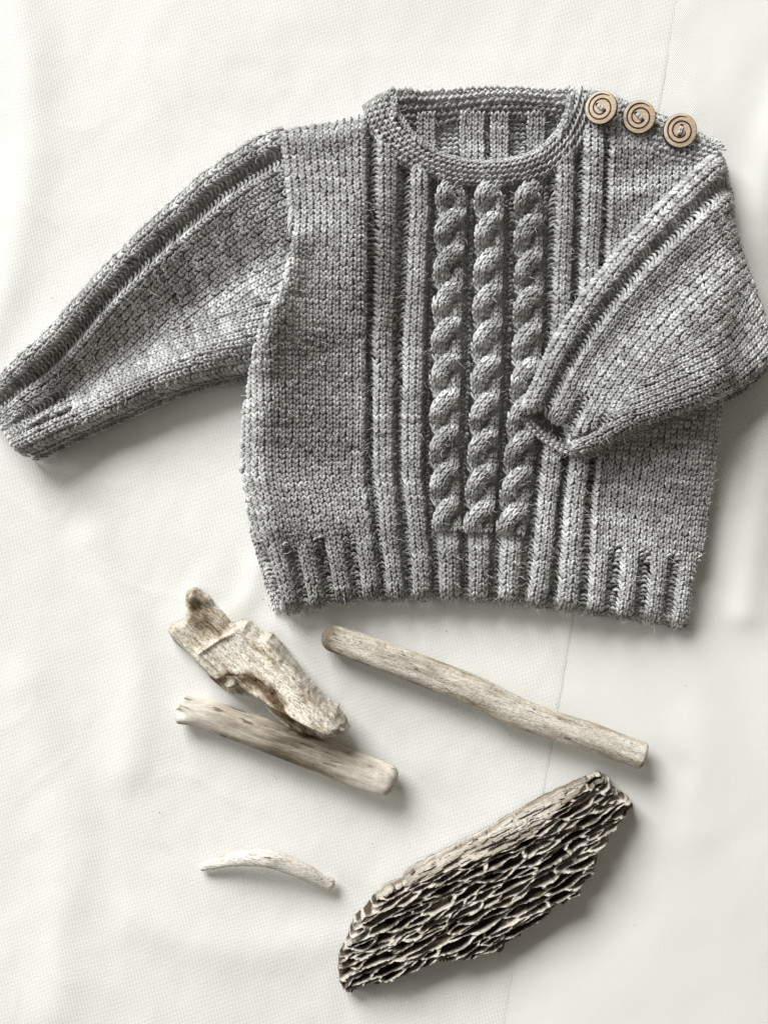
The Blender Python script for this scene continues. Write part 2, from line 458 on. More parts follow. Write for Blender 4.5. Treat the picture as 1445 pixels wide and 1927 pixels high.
# ---- height of the fabric over the cloth
def body_h(x, y):
    z = 56 * (0.25 + 0.75 * prof(dist_line(x, y, LSIDE), 52)) * (0.25 + 0.75 * prof(dist_line(x, y, HEM), 26))
    z = z * (0.35 + 0.65 * prof(dist_line(x, y, RSIDE), 50 + 120 * sstep(650, 850, y))) * (0.2 + 0.8 * prof(dist_line(x, y, LSHO), 46)) * (0.3 + 0.7 * prof(dist_line(x, y, RSHO), 42))
    z = z * (0.62 + 0.38 * prof(dist_line(x, y, HEM), 150))
    z = z + 9 * fbm(x / 170, y / 190, 21, 2)
    z = z + ridge(x, y, [(556, 470), (545, 540), (515, 620), (500, 690)], 20, 26)
    z = z + ridge(x, y, [(500, 650), (494, 760), (492, 870), (510, 940)], 44, 112) * (0.35 + 0.65 * prof(dist_line(x, y, LSIDE), 60)) * sstep(730, 690, x)
    lw = sstep(745, 660, x)
    z = z + lw * (54 * np.exp(-((y - 490) / 160) ** 2) - 16 * np.exp(-((y - 900) / 110) ** 2)) * prof(dist_line(x, y, LSIDE), 120)
    rw = sstep(1090, 1160, x)
    z = z + rw * (26 * np.exp(-((y - 700) / 150) ** 2) - 8 * np.exp(-((y - 950) / 80) ** 2)) * prof(dist_line(x, y, RSIDE), 90)
    z = z + ridge(x, y, [(500, 760), (490, 880), (520, 980)], 9, 30)
    z = z - ridge(x, y, [(590, 290), (650, 300)], 6, 30)
    z = z + ridge(x, y, [(560, 380), (640, 400), (690, 430)], 7, 40)
    z = z + ridge(x, y, [(905, 420), (905, 700), (905, 950)], 6, 110)
    z = z - ridge(x, y, [(1180, 330), (1250, 350), (1160, 440)], 14, 42)
    z = z + ridge(x, y, [(520, 1000), (580, 1010), (620, 990)], 5, 28)
    ok = inside(x, y, BODY)
    return np.where(ok, np.maximum(z, 1.0), -3.0)
ZB = Field(380, 100, 1560, 1260, 4, body_h).blur(2)
def lsl_h(x, y):
    z = 46 * (0.35 + 0.65 * prof(dist_line(x, y, LT.p), 30)) * (0.5 + 0.5 * prof(dist_line(x, y, LB.p), 22))
    cu = crv([(42, 854), (8, 832), (-12, 800), (-42, 742)], 4)
    z = z * (0.45 + 0.55 * prof(dist_line(x, y, cu), 14))
    z = z + ridge(x, y, [(60, 822), (110, 796), (200, 754), (300, 705), (380, 672), (430, 652), (480, 630)], 27, 34)
    z = z + ridge(x, y, [(330, 606), (400, 580), (470, 548)], 11, 24)
    z = z + ridge(x, y, [(40, 690), (110, 625), (210, 520), (310, 422), (390, 355)], 17, 55)
    z = z - ridge(x, y, [(130, 735), (220, 672), (310, 612), (400, 545), (490, 480)], 44, 60)
    z = z + 4.5 * fbm(x / 100, y / 100, 31, 2)
    z = z - 9 * np.exp(-(dist_line(x, y, ARM) / 22) ** 2) * sstep(380, 480, y)
    return np.where(inside(x, y, LSL), np.maximum(z, 1.0), -3.0)
ZL = Field(-140, 180, 640, 940, 4, lsl_h).blur(1)
def rsl_h(x, y):
    under = np.maximum(ZB(x, y), 0) * 0.98
    under = np.where(inside(x, y, BODY), under, 15.0)
    z = 52 * (0.42 + 0.58 * prof(dist_line(x, y, RT.p), 26)) * (0.5 + 0.5 * prof(dist_line(x, y, RB.p), 22)) * (0.2 + 0.8 * prof(dist_line(x, y, REND), 34))
    z = z * (0.6 + 0.4 * prof(dist_line(x, y, CUFF_R), 14))
    z = z + ridge(x, y, [(1100, 815), (1200, 770), (1330, 715), (1430, 670)], 9, 34)
    z = z - ridge(x, y, [(1120, 690), (1220, 590), (1330, 490)], 19, 46)
    z = z + ridge(x, y, [(1180, 690), (1280, 610), (1380, 520)], 5, 30)
    z = z + 3.5 * fbm(x / 120, y / 120, 41, 2)
    return under, np.where(inside(x, y, RSL), np.maximum(z, 1.0), 0.0)
_u = Field(900, 200, 1600, 960, 4, lambda x, y: rsl_h(x, y)[0]).blur(75)
_t = Field(900, 200, 1600, 960, 4, lambda x, y: rsl_h(x, y)[1]).blur(1)
ZR = Field(900, 200, 1600, 960, 4, lambda x, y: _u(x, y) + _t(x, y))

# ---- front of the body
YK = [250, 300, 390, 640, 890, 1000, 1120, 1200]
XB = np.array([
 [691, 691, 692, 690, 687, 700, 714, 716], [709, 709, 707, 701, 703, 717, 731, 734], [750, 749, 746, 739, 741, 749, 762, 764],
 [772, 772, 773, 758, 755, 769, 777, 778], [806, 806, 807, 797, 793, 804, 811, 812], [826, 826, 824, 810, 808, 815, 822, 823],
 [876, 876, 876, 871, 865, 869, 872, 872], [893, 893, 891, 885, 877, 876, 878, 878], [951, 951, 951, 948, 937, 927, 924, 924],
 [967, 967, 966, 963, 945, 935, 934, 934], [1024, 1024, 1023, 1022, 1003, 987, 982, 981], [1045, 1045, 1044, 1034, 1017, 1004, 994, 992],
 [1078, 1078, 1077, 1071, 1053, 1040, 1031, 1029], [1095, 1095, 1094, 1085, 1067, 1055, 1048, 1046], [1134, 1134, 1132, 1121, 1104, 1095, 1088, 1086],
 [1144, 1144, 1142, 1134, 1117, 1111, 1105, 1103]], float)
CB = np.array([0, 2, 5, 7, 10, 12, 18, 20, 26, 28, 34, 36, 39, 41, 44, 45], float)
SPL = [12.2, 12.2, 12.2, 12.3, 12.3, 11.4, 10.3, 10.0]
SPR = [12.2, 12.2, 12.2, 12.3, 12.2, 11.7, 11.2, 11.0]
_yg = np.arange(100, 1300)
_XT = np.stack([np.interp(_yg, YK, r) for r in XB], -1)
for _ in range(30):            # ease the bends
    _XT[1:-1] = (_XT[:-2] + 2 * _XT[1:-1] + _XT[2:]) / 4
_SL = np.interp(_yg, YK, SPL); _SR = np.interp(_yg, YK, SPR)
def xmap(c, y):
    yy = np.clip(y - 100, 0, len(_yg) - 1.01); i = yy.astype(int); f = yy - i
    j = np.clip(np.searchsorted(CB, c, side='right') - 1, 0, len(CB) - 2)
    def T(jj): return _XT[i, jj] * (1 - f) + _XT[i + 1, jj] * f
    xa, xb = T(j), T(j + 1)
    x = xa + (xb - xa) * (c - CB[j]) / (CB[j + 1] - CB[j])
    x = np.where(c < 0, T(np.zeros_like(j)) + c * _SL[i], x)
    x = np.where(c > 45, T(np.full_like(j, 15)) + (c - 45) * _SR[i], x)
    # fan of the columns towards the left shoulder
    x = x - np.where(c < 0, np.clip((430 - y) / 200, 0, 1) ** 1.5 * np.clip(-c / 14, 0, 1) * 24, 0)
    return x
_hx = HEM[:, 0]; _hy = HEM[:, 1]
def yrow(r, x):
    w = sstep(0, 55, r)
    return (np.interp(x, _hx, _hy) - 2) * (1 - w) + (1138 + 0.02 * (x - 900)) * w - RH * r
_kc_, _kz = [-60, -1.5, -0.6, -0.05], [0, 0, 3, -3]
for a, b in ((2, 5), (7, 10), (12, 18), (20, 26), (28, 34), (36, 39), (41, 44)):
    if b - a == 3: kk = ((a - 1, -21), (a - 0.45, -17), (a - 0.05, -2), (a + 0.45, 6), (a + 1.5, 9), (b - 0.45, 6), (b + 0.05, -2), (b + 0.45, -17))
    else: kk = ((a - 1, -23), (a - 0.2, -17), (a + 0.3, -8), (b - 0.3, -8), (b + 0.2, -17))
    for c_, z_0 in kk: _kc_.append(c_); _kz.append(z_0)
_kc_ += [44.5, 45.05, 45.6, 46.5, 120]; _kz += [-15, -3, 3, 0, 0]
def per_z(p):           # K3 P2 ribbing, p in 0..5
    return np.interp(p, [0, 0.15, 0.55, 1.5, 2.45, 2.85, 3.2, 4.0, 4.8, 5], [-3, 1, 6, 9, 6, 1, -12, -19, -12, -3])
def rib_z(c, r):
    z = np.interp(c, _kc_, _kz)
    hw = 1 - sstep(10.5, 16, r)
    z = np.where(c < 0, z * (1 - hw) + hw * 0.8 * per_z(np.mod(-c, 5)), z)
    z = np.where(c > 45, z * (1 - hw) + hw * 0.8 * per_z(np.mod(c - 45, 5)), z)
    for a in (12, 20, 28):
        m_ = (c > a - 0.2) & (c < a + 6.2) & (r < 16)
        u = (c - a - 3.02) / 2.4
        zz = np.where(np.abs(u) < 1, 10 - 11 * u * u, -19)
        z = np.where(m_, z * (1 - hw) + hw * zz, z)
    return z * (0.42 + 0.58 * sstep(-0.5, 4, r))
def map_body(c, r):
    c = np.asarray(c, float); r = np.asarray(r, float)
    xg = xmap(c, 1138 - RH * r)
    y = yrow(r, xg)
    x = xmap(c, y)
    ze = rib_z(c, r)
    return x + 2.4 * vn(x / 55, y / 60, 51), y + 3.4 * vn(x / 60, y / 42, 53), ze

HOLE = np.array([(990, 770), (1024, 771), (1062, 792), (1078, 828), (1090, 848), (1074, 844), (1047, 829), (1022, 811), (1000, 789), (988, 777)], float)
parts = {}
def PT(name):
    if name not in parts: parts[name] = Part()
    return parts[name]
KB = (D - 52) / D
HEMR = 15
def keep_body(c, r):
    x, y, _ = map_body(c + 0.5, r + 0.5)
    k = sdist(x, y, BODY) > 3
    k &= ~inside(x, y, NECKPOLY)
    k &= ~(sdist(x, y, np.vstack([AOUT.p, AIN.p[::-1]])) > 10)
    k &= ~(sdist(x, y, RSL) > 34)
    k &= ~(sdist(x, y, HOLE) > 0)
    return k
C, R = np.meshgrid(np.arange(-24, 68), np.arange(0, 112), indexing='ij')
C = C.ravel().astype(float); R = R.ravel().astype(float)
kp = keep_body(C, R)
C, R = C[kp], R[kp]
hem = R < HEMR
# kinds by column: 0 knit, 1 purl ; zone ids
def zone(c):
    z = np.full(c.shape, -1)
    z = np.where(c < 0, 0, z); z = np.where(c >= 45, 1, z)
    for i, (a, b) in enumerate(((2, 5), (7, 10), (36, 39), (41, 44))): z = np.where((c >= a) & (c < b), 10 + i, z)
    for i, (a, b) in enumerate(((12, 18), (20, 26), (28, 34))): z = np.where((c >= a) & (c < b), 20 + i, z)
    return z
Zn = zone(C)
gut = Zn == -1
# side ribbing of the hem: K3 P2 outwards from the centre ribs
sidep = hem & (((Zn == 0) & (np.mod(-C - 1, 5) >= 3)) | ((Zn == 1) & (np.mod(C - 45, 5) >= 3)))
stock = ((Zn == 0) | (Zn == 1)) & ~sidep
rr = np.where(np.mod(-C - 1, 5) == 1, 1.5, 0.0)
m = stock & ~hem & (Zn == 0); emit(PT('stock_l'), KN, C[m], R[m], map_body, ZB, 0.0, seed=1, k=KB)
m = stock & ~hem & (Zn == 1); emit(PT('stock_r'), KN, C[m], R[m], map_body, ZB, 0.0, seed=1, k=KB)
m = stock & hem
ph_ = np.where(Zn == 0, np.mod(-C - 1, 5), np.mod(C - 45, 5))
emit(PT('hem'), KN, C[m], R[m], map_body, ZB, 0.0, seed=1, k=KB)
m = sidep; emit(PT('hem'), PG, C[m], R[m] + 0.5 * (C[m] % 2), map_body, ZB, -3.0 + (2 + 5 * sstep(9, 14.5, R[m])) * (R[m] < 15), seed=1, k=KB, jit=2.2)
m = gut & hem; emit(PT('hem'), PG, C[m], R[m] + 0.5 * (C[m] % 2), map_body, ZB, -3.0 + (2 + 5 * sstep(9, 14.5, R[m])) * (R[m] < 15), seed=1, k=KB, jit=2.2)
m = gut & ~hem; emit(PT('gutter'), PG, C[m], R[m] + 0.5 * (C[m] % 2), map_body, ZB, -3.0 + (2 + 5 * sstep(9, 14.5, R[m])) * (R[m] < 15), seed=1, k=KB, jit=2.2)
for i, (a, b) in enumerate(((2, 5), (7, 10), (36, 39), (41, 44))):
    m = (Zn == 10 + i)
    rel = 0.0 * C
    mm = m & ~hem & (R > 58); emit(PT('rib%dx' % i), KN, C[mm], R[mm], map_body, ZB, rel[mm], seed=1, k=KB) if i == 3 else None
    mm = m & ~hem & ((R <= 42) | (i < 3)); emit(PT('rib%d' % i), KN, C[mm], R[mm], map_body, ZB, rel[mm], seed=1, k=KB)
    mm = m & hem; emit(PT('hem'), KN, C[mm], R[mm], map_body, ZB, rel[mm], seed=1, k=KB)
for i, (a, b) in enumerate(((12, 18), (20, 26), (28, 34))):
    R0 = np.arange(0, HEMR, dtype=float)
    for j in range(3):
        emit(PT('hem'), KN, np.full(HEMR, a + 0.7 + 1.55 * j), R0, map_body, ZB, 0.0, su=1.55, seed=1, k=KB)
    for cc in (a - 0.5, b - 0.5):
        emit(PT('hem'), PU, np.full(HEMR, cc), R0, map_body, ZB, 1.0, su=1.2, seed=1, k=KB)
# cables: two strands of three columns, crossing every 67.5
PER = 67.5
def make_cable_map(a, b, strand, y0):
    def base(r):
        r = np.asarray(r, float)
        cc = np.full(r.shape, (a + b) / 2.0)
        x, y, _ = map_body(cc, r)
        y = y + 3.0 * vn(r / 7.0, a * 1.0 + strand * 0.0, 63)
        ph = (y0 - y) / PER + strand
        p = np.floor(ph); f = ph - p
        e = sstep(0.34, 1.0, f)
        even = np.mod(p, 2) == 0
        A = 13.5 * (1 + 0.16 * vn(p * 1.7, a * 3.1, 61))
        off = np.where(even, -A + 2 * A * e, A - 2 * A * e)
        bump = np.where(even, sstep(-0.1, 0.3, f) * (1 - 0.75 * sstep(0.72, 1.0, f)), 0)
        z = np.where(even, -7 + 23 * sstep(-0.05, 0.34, f) - 16 * sstep(0.78, 1.0, f), -9 * sstep(0.25, 0.6, f) + 2 * sstep(0.8, 1, f))
        return x + off, y, z, bump
    def mp(c, r):
        x, y, z, w = base(r)
        x2, y2, z2, _ = base(r + 0.4)
        tx, ty = x2 - x, y2 - y
        l = np.sqrt(tx * tx + ty * ty) + 1e-9
        nx, ny = -ty / l, tx / l            # to the right of travel (up)
        o = (c - 1.5)
        o_px = o * (9.2 + 2.0 * w)
        return x + nx * o_px, y + ny * o_px, z + 6 - 4.8 * o * o + 0 * c
    return mp
CABR = []
for i, (a, b, y0) in enumerate(((12, 18, 1003), (20, 26, 1008), (28, 34, 1012))):
    for s in (0, 1):
        mp = make_cable_map(a, b, s, y0)
        r0 = np.arange(HEMR, 96, 1.04)
        for j in range(3):
            cc = np.full(r0.shape, float(j))
            x, y, _ = mp(cc + 0.5, r0 + 0.5)
            k = (sdist(x, y, np.vstack([AOUT.p, AIN.p[::-1]])) < 8) & ~inside(x, y, NECKPOLY) & (sdist(x, y, RSL) < 34) & (sdist(x, y, HOLE) < 0) & (y > 352)
            emit(PT('cable%d' % i), KN, cc[k], r0[k], mp, ZB, 0.0, seed=5 + i, k=KB)
# bound-off edge of the hem
cs = np.arange(-19, 64, 1.0)
x, y, _ = map_body(cs + .5, cs * 0 + 0.3)
ok = sdist(x, y, BODY) > -3
for g0 in np.unique(np.concatenate([C[gut & hem], C[sidep]])):
    emit(PT('hem'), PG, [g0, g0], [0.0, 1.0], map_body, ZB, 3.0, seed=1, k=KB)
emit(PT('hem'), BI, cs[ok], np.full(ok.sum(), -0.1), map_body, ZB, 1.0, seed=2, k=KB, tone0=0.1)
emit(PT('hem'), BI, cs[ok] + .5, np.full(ok.sum(), -0.5), map_body, ZB, -3.0, seed=3, k=KB)
# fabric behind the stitches
gxx, gyy = np.arange(440, 1400, 5.0), np.arange(150, 1200, 5.0)
X, Y = np.meshgrid(gxx, gyy, indexing='ij')
sd = np.minimum(sdist(X, Y, BODY), -sdist(X, Y, crv(NECK_IN, 4)) - 4)
gg = np.hypot(ZB(X + 4, Y) - ZB(X - 4, Y), ZB(X, Y + 4) - ZB(X, Y - 4)) / 8
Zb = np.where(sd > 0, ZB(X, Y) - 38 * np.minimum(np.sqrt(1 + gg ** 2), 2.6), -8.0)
Q = gridq(len(gxx), len(gyy))
keep = (sd.ravel()[Q] > 0).any(1)
# pull the outer ring of vertices on to the outline height only
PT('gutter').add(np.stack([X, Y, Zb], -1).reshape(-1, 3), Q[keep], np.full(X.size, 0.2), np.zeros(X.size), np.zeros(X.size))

# ---- sleeves
LBX = Arc([(42, 854), (70, 845), (110, 826), (200, 786), (300, 741), (380, 714), (430, 703), (480, 692), (560, 672), (690, 640)])
RBX = Arc([(1088, 853), (1130, 840), (1200, 806), (1290, 774), (1370, 742), (1430, 706), (1482, 650), (1540, 560)])
def slv_z(c, r, cr):
    ed = np.interp(c, [0, 0.15, 0.6, 1.5, 2.5, 3.0, 3.4, 4, 4.6, 5.0, 5.5, 6.2, 7.5], [-2, 0, 3, 6, 5, 0, -9, -13, -9, 0, 5, 4, 0])
    hw = 1 - sstep(cr - 4.5, cr + 1, r)
    return ed * (1 - hw) + hw * 0.62 * per_z(np.mod(c, 5)) * (0.3 + 0.7 * sstep(0, 5, r))
def make_sleeve_maps(T, B, NR, cr):
    def top(c, r):
        a = r / NR
        tx, ty = T(a); bx, by = B(a)
        ln = np.sqrt((bx - tx) ** 2 + (by - ty) ** 2)
        f = c * (10.9 + 4.2 * np.clip(a, 0, 1)) / ln
        x = tx + (bx - tx) * f; y = ty + (by - ty) * f
        return x + 2.2 * vn(x / 50, y / 50, 71), y + 2.2 * vn(x / 50, y / 50, 73), slv_z(c, r, cr)
    def bot(c, r):
        a = r / NR
        tx, ty = T(a); bx, by = B(a)
        ln = np.sqrt((bx - tx) ** 2 + (by - ty) ** 2)
        f = c * (10.9 + 4.2 * np.clip(a, 0, 1)) / ln
        hw = 1 - sstep(cr - 4.5, cr + 1, r)
        return bx + (tx - bx) * f, by + (ty - by) * f, hw * 0.62 * per_z(np.mod(c, 5)) * (0.3 + 0.7 * sstep(0, 5, r))
    def width(r):
        tx, ty = T(r / NR); bx, by = B(r / NR)
        return np.sqrt((bx - tx) ** 2 + (by - ty) ** 2) / (10.9 + 4.2 * np.clip(r / NR, 0, 1))
    def full(t, r):
        tx, ty = T(r / NR); bx, by = B(r / NR)
        return tx + (bx - tx) * t, ty + (by - ty) * t, 0 * tx
    return top, bot, width, full
def sleeve(prefix, T, B, NR, poly, zf, k, seed, cuffrows, cull=None, ext=4):
    top, bot, width, full = make_sleeve_maps(T, B, NR, cuffrows)
    C, R = np.meshgrid(np.arange(0, 42), np.arange(0, int(NR) + ext), indexing='ij')
    C = C.ravel().astype(float); R = R.ravel().astype(float)
    def run(C, R, mp, flip):
        x, y, _ = mp(C + 0.5, R + 0.5)
        ok = sdist(x, y, poly) > np.where(R < 3, -3.0, 1.5 if flip else 2.5)
        if cull is not None: ok &= ~cull(x, y)
        C, R = C[ok], R[ok]
        cuff = R < cuffrows
        if flip:
            pur = cuff & (np.mod(C, 5) >= 3)
            rel = np.where(pur, 1.0, 0.0)
        else:
            pur = (C == 3) | (C == 4) | (cuff & (np.mod(C, 5) >= 3))
            rel = np.where(pur, 1.0, 0.0)
        for nm, mk in (('cuff', cuff), ('', ~cuff)):
            p = PT(prefix + nm)
            m = mk & ~pur; emit(p, KN, C[m], R[m], mp, zf, rel[m], seed=seed, k=k)
            m = mk & pur; emit(p, PU, C[m], R[m], mp, zf, rel[m], seed=seed, k=k)
    w = width(R + 0.5)
    NBw = lambda w_, r_: 5 + np.maximum(w_ - 13.5, 0) * 0.32 * sstep(cuffrows, cuffrows + 12, r_)
    m = C < w - NBw(w, R) + np.where(R < cuffrows + 5, 0.95, 0.05)
    run(C[m], R[m], top, False)
    C2, R2 = np.meshgrid(np.arange(0, 18), np.arange(0, int(NR) + ext), indexing='ij')
    C2 = C2.ravel().astype(float); R2 = R2.ravel().astype(float)
    w2 = width(R2 + 0.5); m2 = C2 + 0.35 < NBw(w2, R2); C2, R2 = C2[m2], R2[m2]
    run(C2, R2, bot, True)
    base_grid(PT(prefix), full, zf, 0.01, 0.99, 2.4, NR + (ext - 5 if ext > 4 else 0), 60, 110, 26, poly)
    # bound-off end of the cuff
    n = int(width(np.array([0.0]))[0]) + 1
    cc = np.arange(n, dtype=float)
    rs = np.arange(0, 7, 0.1)
    def first(c_):
        x, y, _ = top(np.full(rs.shape, c_ + 0.5), rs)
        k_ = inside(x, y, poly)
        return rs[np.argmax(k_)] if k_.any() else 0.0
    rst = np.array([first(c_) for c_ in cc])
    emit(PT(prefix + 'cuff'), BI, cc, rst + 0.1, top, zf, 2.0, seed=seed, k=k, tone0=0.12)
KL = (D - 42) / D; KR = (D - 100) / D
sleeve('lsl', LT, LBX, 86, LSL, ZL, KL, 51, 17, None, 8)
sleeve('rsl', RT, RBX, 71, RSL, ZR, KR, 61, 13)
# turned edge of the sleeve seam, along the underside (a second run of stitches lower down)
def edge_run(prefix, B, zf_, off, NRr, k, seed, zz, lo=0.02, hi=0.97):
    def mp(c, r):
        a = r / NRr
        x, y = B(a); x2, y2 = B(a + 0.01)
        l = np.sqrt((x2 - x) ** 2 + (y2 - y) ** 2)
        nx, ny = -(y2 - y) / l, (x2 - x) / l
        return x + nx * (off + c * 9), y + ny * (off + c * 9), 0 * x
    r = np.arange(int(lo * NRr), int(hi * NRr), 1.0)
    for c in (0, 1):
        emit(PT(prefix), KN, np.full(r.shape, float(c)), r, mp, zf_, -2.0 - 9 * c, seed=seed, k=k, hs=1.0)
flat_l = Field(-140, 180, 640, 940, 8, lambda x, y: 17 + 0 * x)
edge_run('lsl', LB, flat_l, -2, LB.L / RH, KL, 53, 17)
flat_r = Field(900, 200, 1600, 960, 8, lambda x, y: _u(x, y) + 16)
edge_run('rsl', RB, flat_r, -2, RB.L / RH, KR, 63, 17)
LSA = Arc(LSIDE[26:], 3)
flat_b = Field(380, 600, 700, 1260, 8, lambda x, y: 13 + 0 * x)
edge_run('backhem', LSA, flat_b, -9, LSA.L / RH, KB, 57, 13, 0.0, 1.0)
# far lip of the right cuff: the back layer seen through the opening
LIP = Arc([(983, 775), (997, 796), (1019, 819), (1047, 838), (1076, 851), (1104, 851)])
def map_lip(c, r):
    a = r / 15.0
    x, y = LIP(a); x2, y2 = LIP(a + 0.02)
    l = np.sqrt((x2 - x) ** 2 + (y2 - y) ** 2)
    nx, ny = (y2 - y) / l, -(x2 - x) / l
    return x + nx * c * 9, y + ny * c * 9, -1.4 * c
zlip = Field(900, 700, 1200, 940, 6, lambda x, y: _u(x, y) + 13)
for c in (-0.6, 0.4):
    r = np.arange(0, 15, 1.0)
    emit(PT('rslcuff'), KN, np.full(r.shape, c), r, map_lip, zlip, 0.0, seed=66, k=KR)
CAV = np.vstack([LIP.p, CUFF_R])
base_grid(PT('rslcuff'), lambda t, a: tuple([*(np.array(LIP(a)) * (1 - t) + np.stack([np.interp(a, np.linspace(0, 1, len(CUFF_R)), CUFF_R[::-1, 0]), np.interp(a, np.linspace(0, 1, len(CUFF_R)), CUFF_R[::-1, 1])]) * t), 0 * a]),
          zlip, 0, 1.3, 0, 1, 8, 14, 34)
rc = np.arange(0, 15, 1.0)
for c in (1.4,): emit(PT('rslcuff'), PU, np.full(rc.shape, c), rc, map_lip, zlip, -6.0, seed=67, k=KR, jit=2)

# ---- neckband (garter)
NB_N = 50
def map_neck(c, r):
    a = c / NB_N
    ix, iy = AIN(a); ox, oy = AOUT(a)
    f = 1 - r / 5.0                       # r counts from the outer edge inwards
    w = np.sin(np.pi * np.clip(1 - f, 0, 1))
    return ix + (ox - ix) * f, iy + (oy - iy) * f, 7 * w
def neck_h(x, y):
    z = np.maximum(ZB(x, y), 30) * 0.25 + 44
    z = z * (0.35 + 0.65 * prof(np.maximum(y - 157, 0), 30))
    d = dist_line(x, y, crv(NECK_IN, 6))
    z = z - 8 * np.exp(-(d / 8) ** 2)
    return z
ZN = Field(640, 130, 1180, 400, 4, neck_h).blur(2)
C, R = np.meshgrid(np.arange(0, NB_N + 1), np.arange(0, 5), indexing='ij')
C = C.ravel() + 0.5 * (R.ravel() % 2); R = R.ravel().astype(float)
emit(PT('neck'), GA, C, R, map_neck, ZN, 0.0, seed=71, k=KB)
cc = np.arange(0, NB_N + 0.0, 0.72)
NBt = cell(tube([(-2.0, 1.6, -1.5), (2.0, 1.2, 1.4), (6.0, -0.2, 2.4), (10.5, -1.8, -1.0)], [1.8, 2.7, 2.9, 1.7]), 12.3, 12.3)
emit(PT('neck'), NBt, cc, np.full(cc.shape, 4.95), map_neck, ZN, 1.0, seed=72, k=KB, tone0=0.12)
emit(PT('neck'), NBt, cc + .4, np.full(cc.shape, 5.3), map_neck, ZN, -4.0, seed=72, k=KB)
base_grid(PT('neck'), map_neck, ZN, -0.5, NB_N + 0.5, -0.2, 5.1, 90, 12, 8)

# ---- back of the neck seen through the opening
def back_h(x, y):
    z = 14 + 30 * np.exp(-(np.maximum(y - 170, 0) / 34) ** 2)
    z = z + 4 * fbm(x / 70, y / 60, 81, 2)
    z = z * (0.3 + 0.7 * prof(np.maximum(y - 154, 0), 16))
    return z
ZK = Field(680, 120, 1160, 360, 4, back_h).blur(1)
def map_back(c, r):
    x = 728 + c * 11.6
    y = 322 - RH * r
    return x, y, 0 * x
def map_backband(c, r):
    x = 722 + c * 11.6
    t = (x - 905) / 170.0
    y = 161 + (5 - r) * 11.3 * (0.93 + 0.28 * np.clip(-t, 0, 1) - 0.05 * t) + 3 * np.sin(x / 40)
    return x, y, 0 * x
BPOLY = crv(NECK_IN, 5)
C, R = np.meshgrid(np.arange(0, 31), np.arange(0, 14), indexing='ij'); C = C.ravel().astype(float); R = R.ravel().astype(float)
x, y, _ = map_back(C + .5, R + .5)
ok = (sdist(x, y, BPOLY) > -14) & (y > 204)
C, R, x = C[ok], R[ok], x[ok]
kn = np.zeros(len(x), bool)
for a, b in ((790, 826), (866, 908), (928, 964), (994, 1032)): kn |= (x > a) & (x < b)
emit(PT('back'), KN, C[kn], R[kn], map_back, ZK, 6.0, seed=83, k=KB, tone0=0.08)
emit(PT('back'), PU, C[~kn], R[~kn], map_back, ZK, -4.0, seed=84, k=KB)
C, R = np.meshgrid(np.arange(0, 32), np.arange(0, 5), indexing='ij'); C = C.ravel() + 0.5 * (R.ravel() % 2); R = R.ravel().astype(float)
x, y, _ = map_backband(C + .5, R + .5)
ok = (x > 735) & (x < 1086)
emit(PT('backband'), GA, C[ok], R[ok], map_backband, ZK, 2.0, seed=85, k=KB)
base_grid(PT('back'), map_back, ZK, 0, 31, 0, 18.6, 40, 24, 15)

# ---- buttoned shoulder placket (garter)
PU_E = Arc([(1084, 160), (1120, 166), (1165, 178), (1215, 197), (1290, 228), (1348, 258)])
PL_E = Arc([(1100, 268), (1136, 274), (1180, 282), (1220, 292), (1262, 306), (1318, 318)])
def map_plk(c, r):
    a = c / 22.0
    ux, uy = PU_E(a); lx, ly = PL_E(a)
    f = r / 7.0
    return lx + (ux - lx) * f, ly + (uy - ly) * f, 0 * ux
def plk_h(x, y):
    z = 60 * (0.25 + 0.75 * prof(dist_line(x, y, PU_E.p), 40))
    z = z - 7 * np.exp(-(dist_line(x, y, PL_E.p) / 14) ** 2) + 3 * fbm(x / 40, y / 40, 91, 2)
    return z
ZP = Field(1040, 120, 1420, 380, 4, plk_h).blur(1)
C, R = np.meshgrid(np.arange(1, 23), np.arange(0, 7), indexing='ij'); C = C.ravel() + 0.5 * (R.ravel() % 2); R = R.ravel().astype(float)
x, y, _ = map_plk(C + .5, R + .5)
ok = ~(sdist(x, y, RSL) > 26) & ~(sdist(x, y, np.vstack([AOUT.p, AIN.p[::-1]])) > 12)
emit(PT('plk'), GA, C[ok], R[ok], map_plk, ZP, 1.0, seed=93, k=KB)
cc = np.arange(1, 22, 0.8)
emit(PT('plk'), NBt, cc, np.full(cc.shape, 6.9), map_plk, ZP, 1.0, seed=94, k=KB)
base_grid(PT('plk'), map_plk, ZP, 0, 22, 0, 7, 30, 14, 9)

# ---- link the sweater
SO = ((905 - CX) * S, (CY - 700) * S, 0.0)
sw = bpy.data.objects.new('knitted_sweater', None); sw.location = SO; sw.empty_display_size = 0.05
col.objects.link(sw)
tag(sw, "small grey hand-knitted sweater with three cables and three wooden shoulder buttons", 'sweater')
B = lambda key, name, label=None, k=KB, parent=sw: parts[key].build(name, parent, SO if parent is sw else SO, k, None, label)
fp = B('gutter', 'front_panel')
B('stock_l', 'side_panel', 'plain stockinette panel beside the open sleeve')
B('stock_r', 'side_panel', 'plain stockinette panel under the folded sleeve')
for i in range(4): B('rib%d' % i, 'rib')
B('rib3x', 'rib')
for i in range(3): B('cable%d' % i, 'cable')
B('hem', 'hem_ribbing')
B('neck', 'neckband'); B('backhem', 'back_hem'); B('back', 'back_panel', 'inside of the back seen through the neck opening'); B('backband', 'back_neckband')
B('plk', 'shoulder_placket')
s1 = B('lsl', 'sleeve', 'sleeve stretched out to the left', KL); B('lslcuff', 'cuff', None, KL, s1)
s2 = B('rsl', 'sleeve', 'sleeve folded down across the front', KR); B('rslcuff', 'cuff', 'cuff with its opening facing the cables', KR, s2)

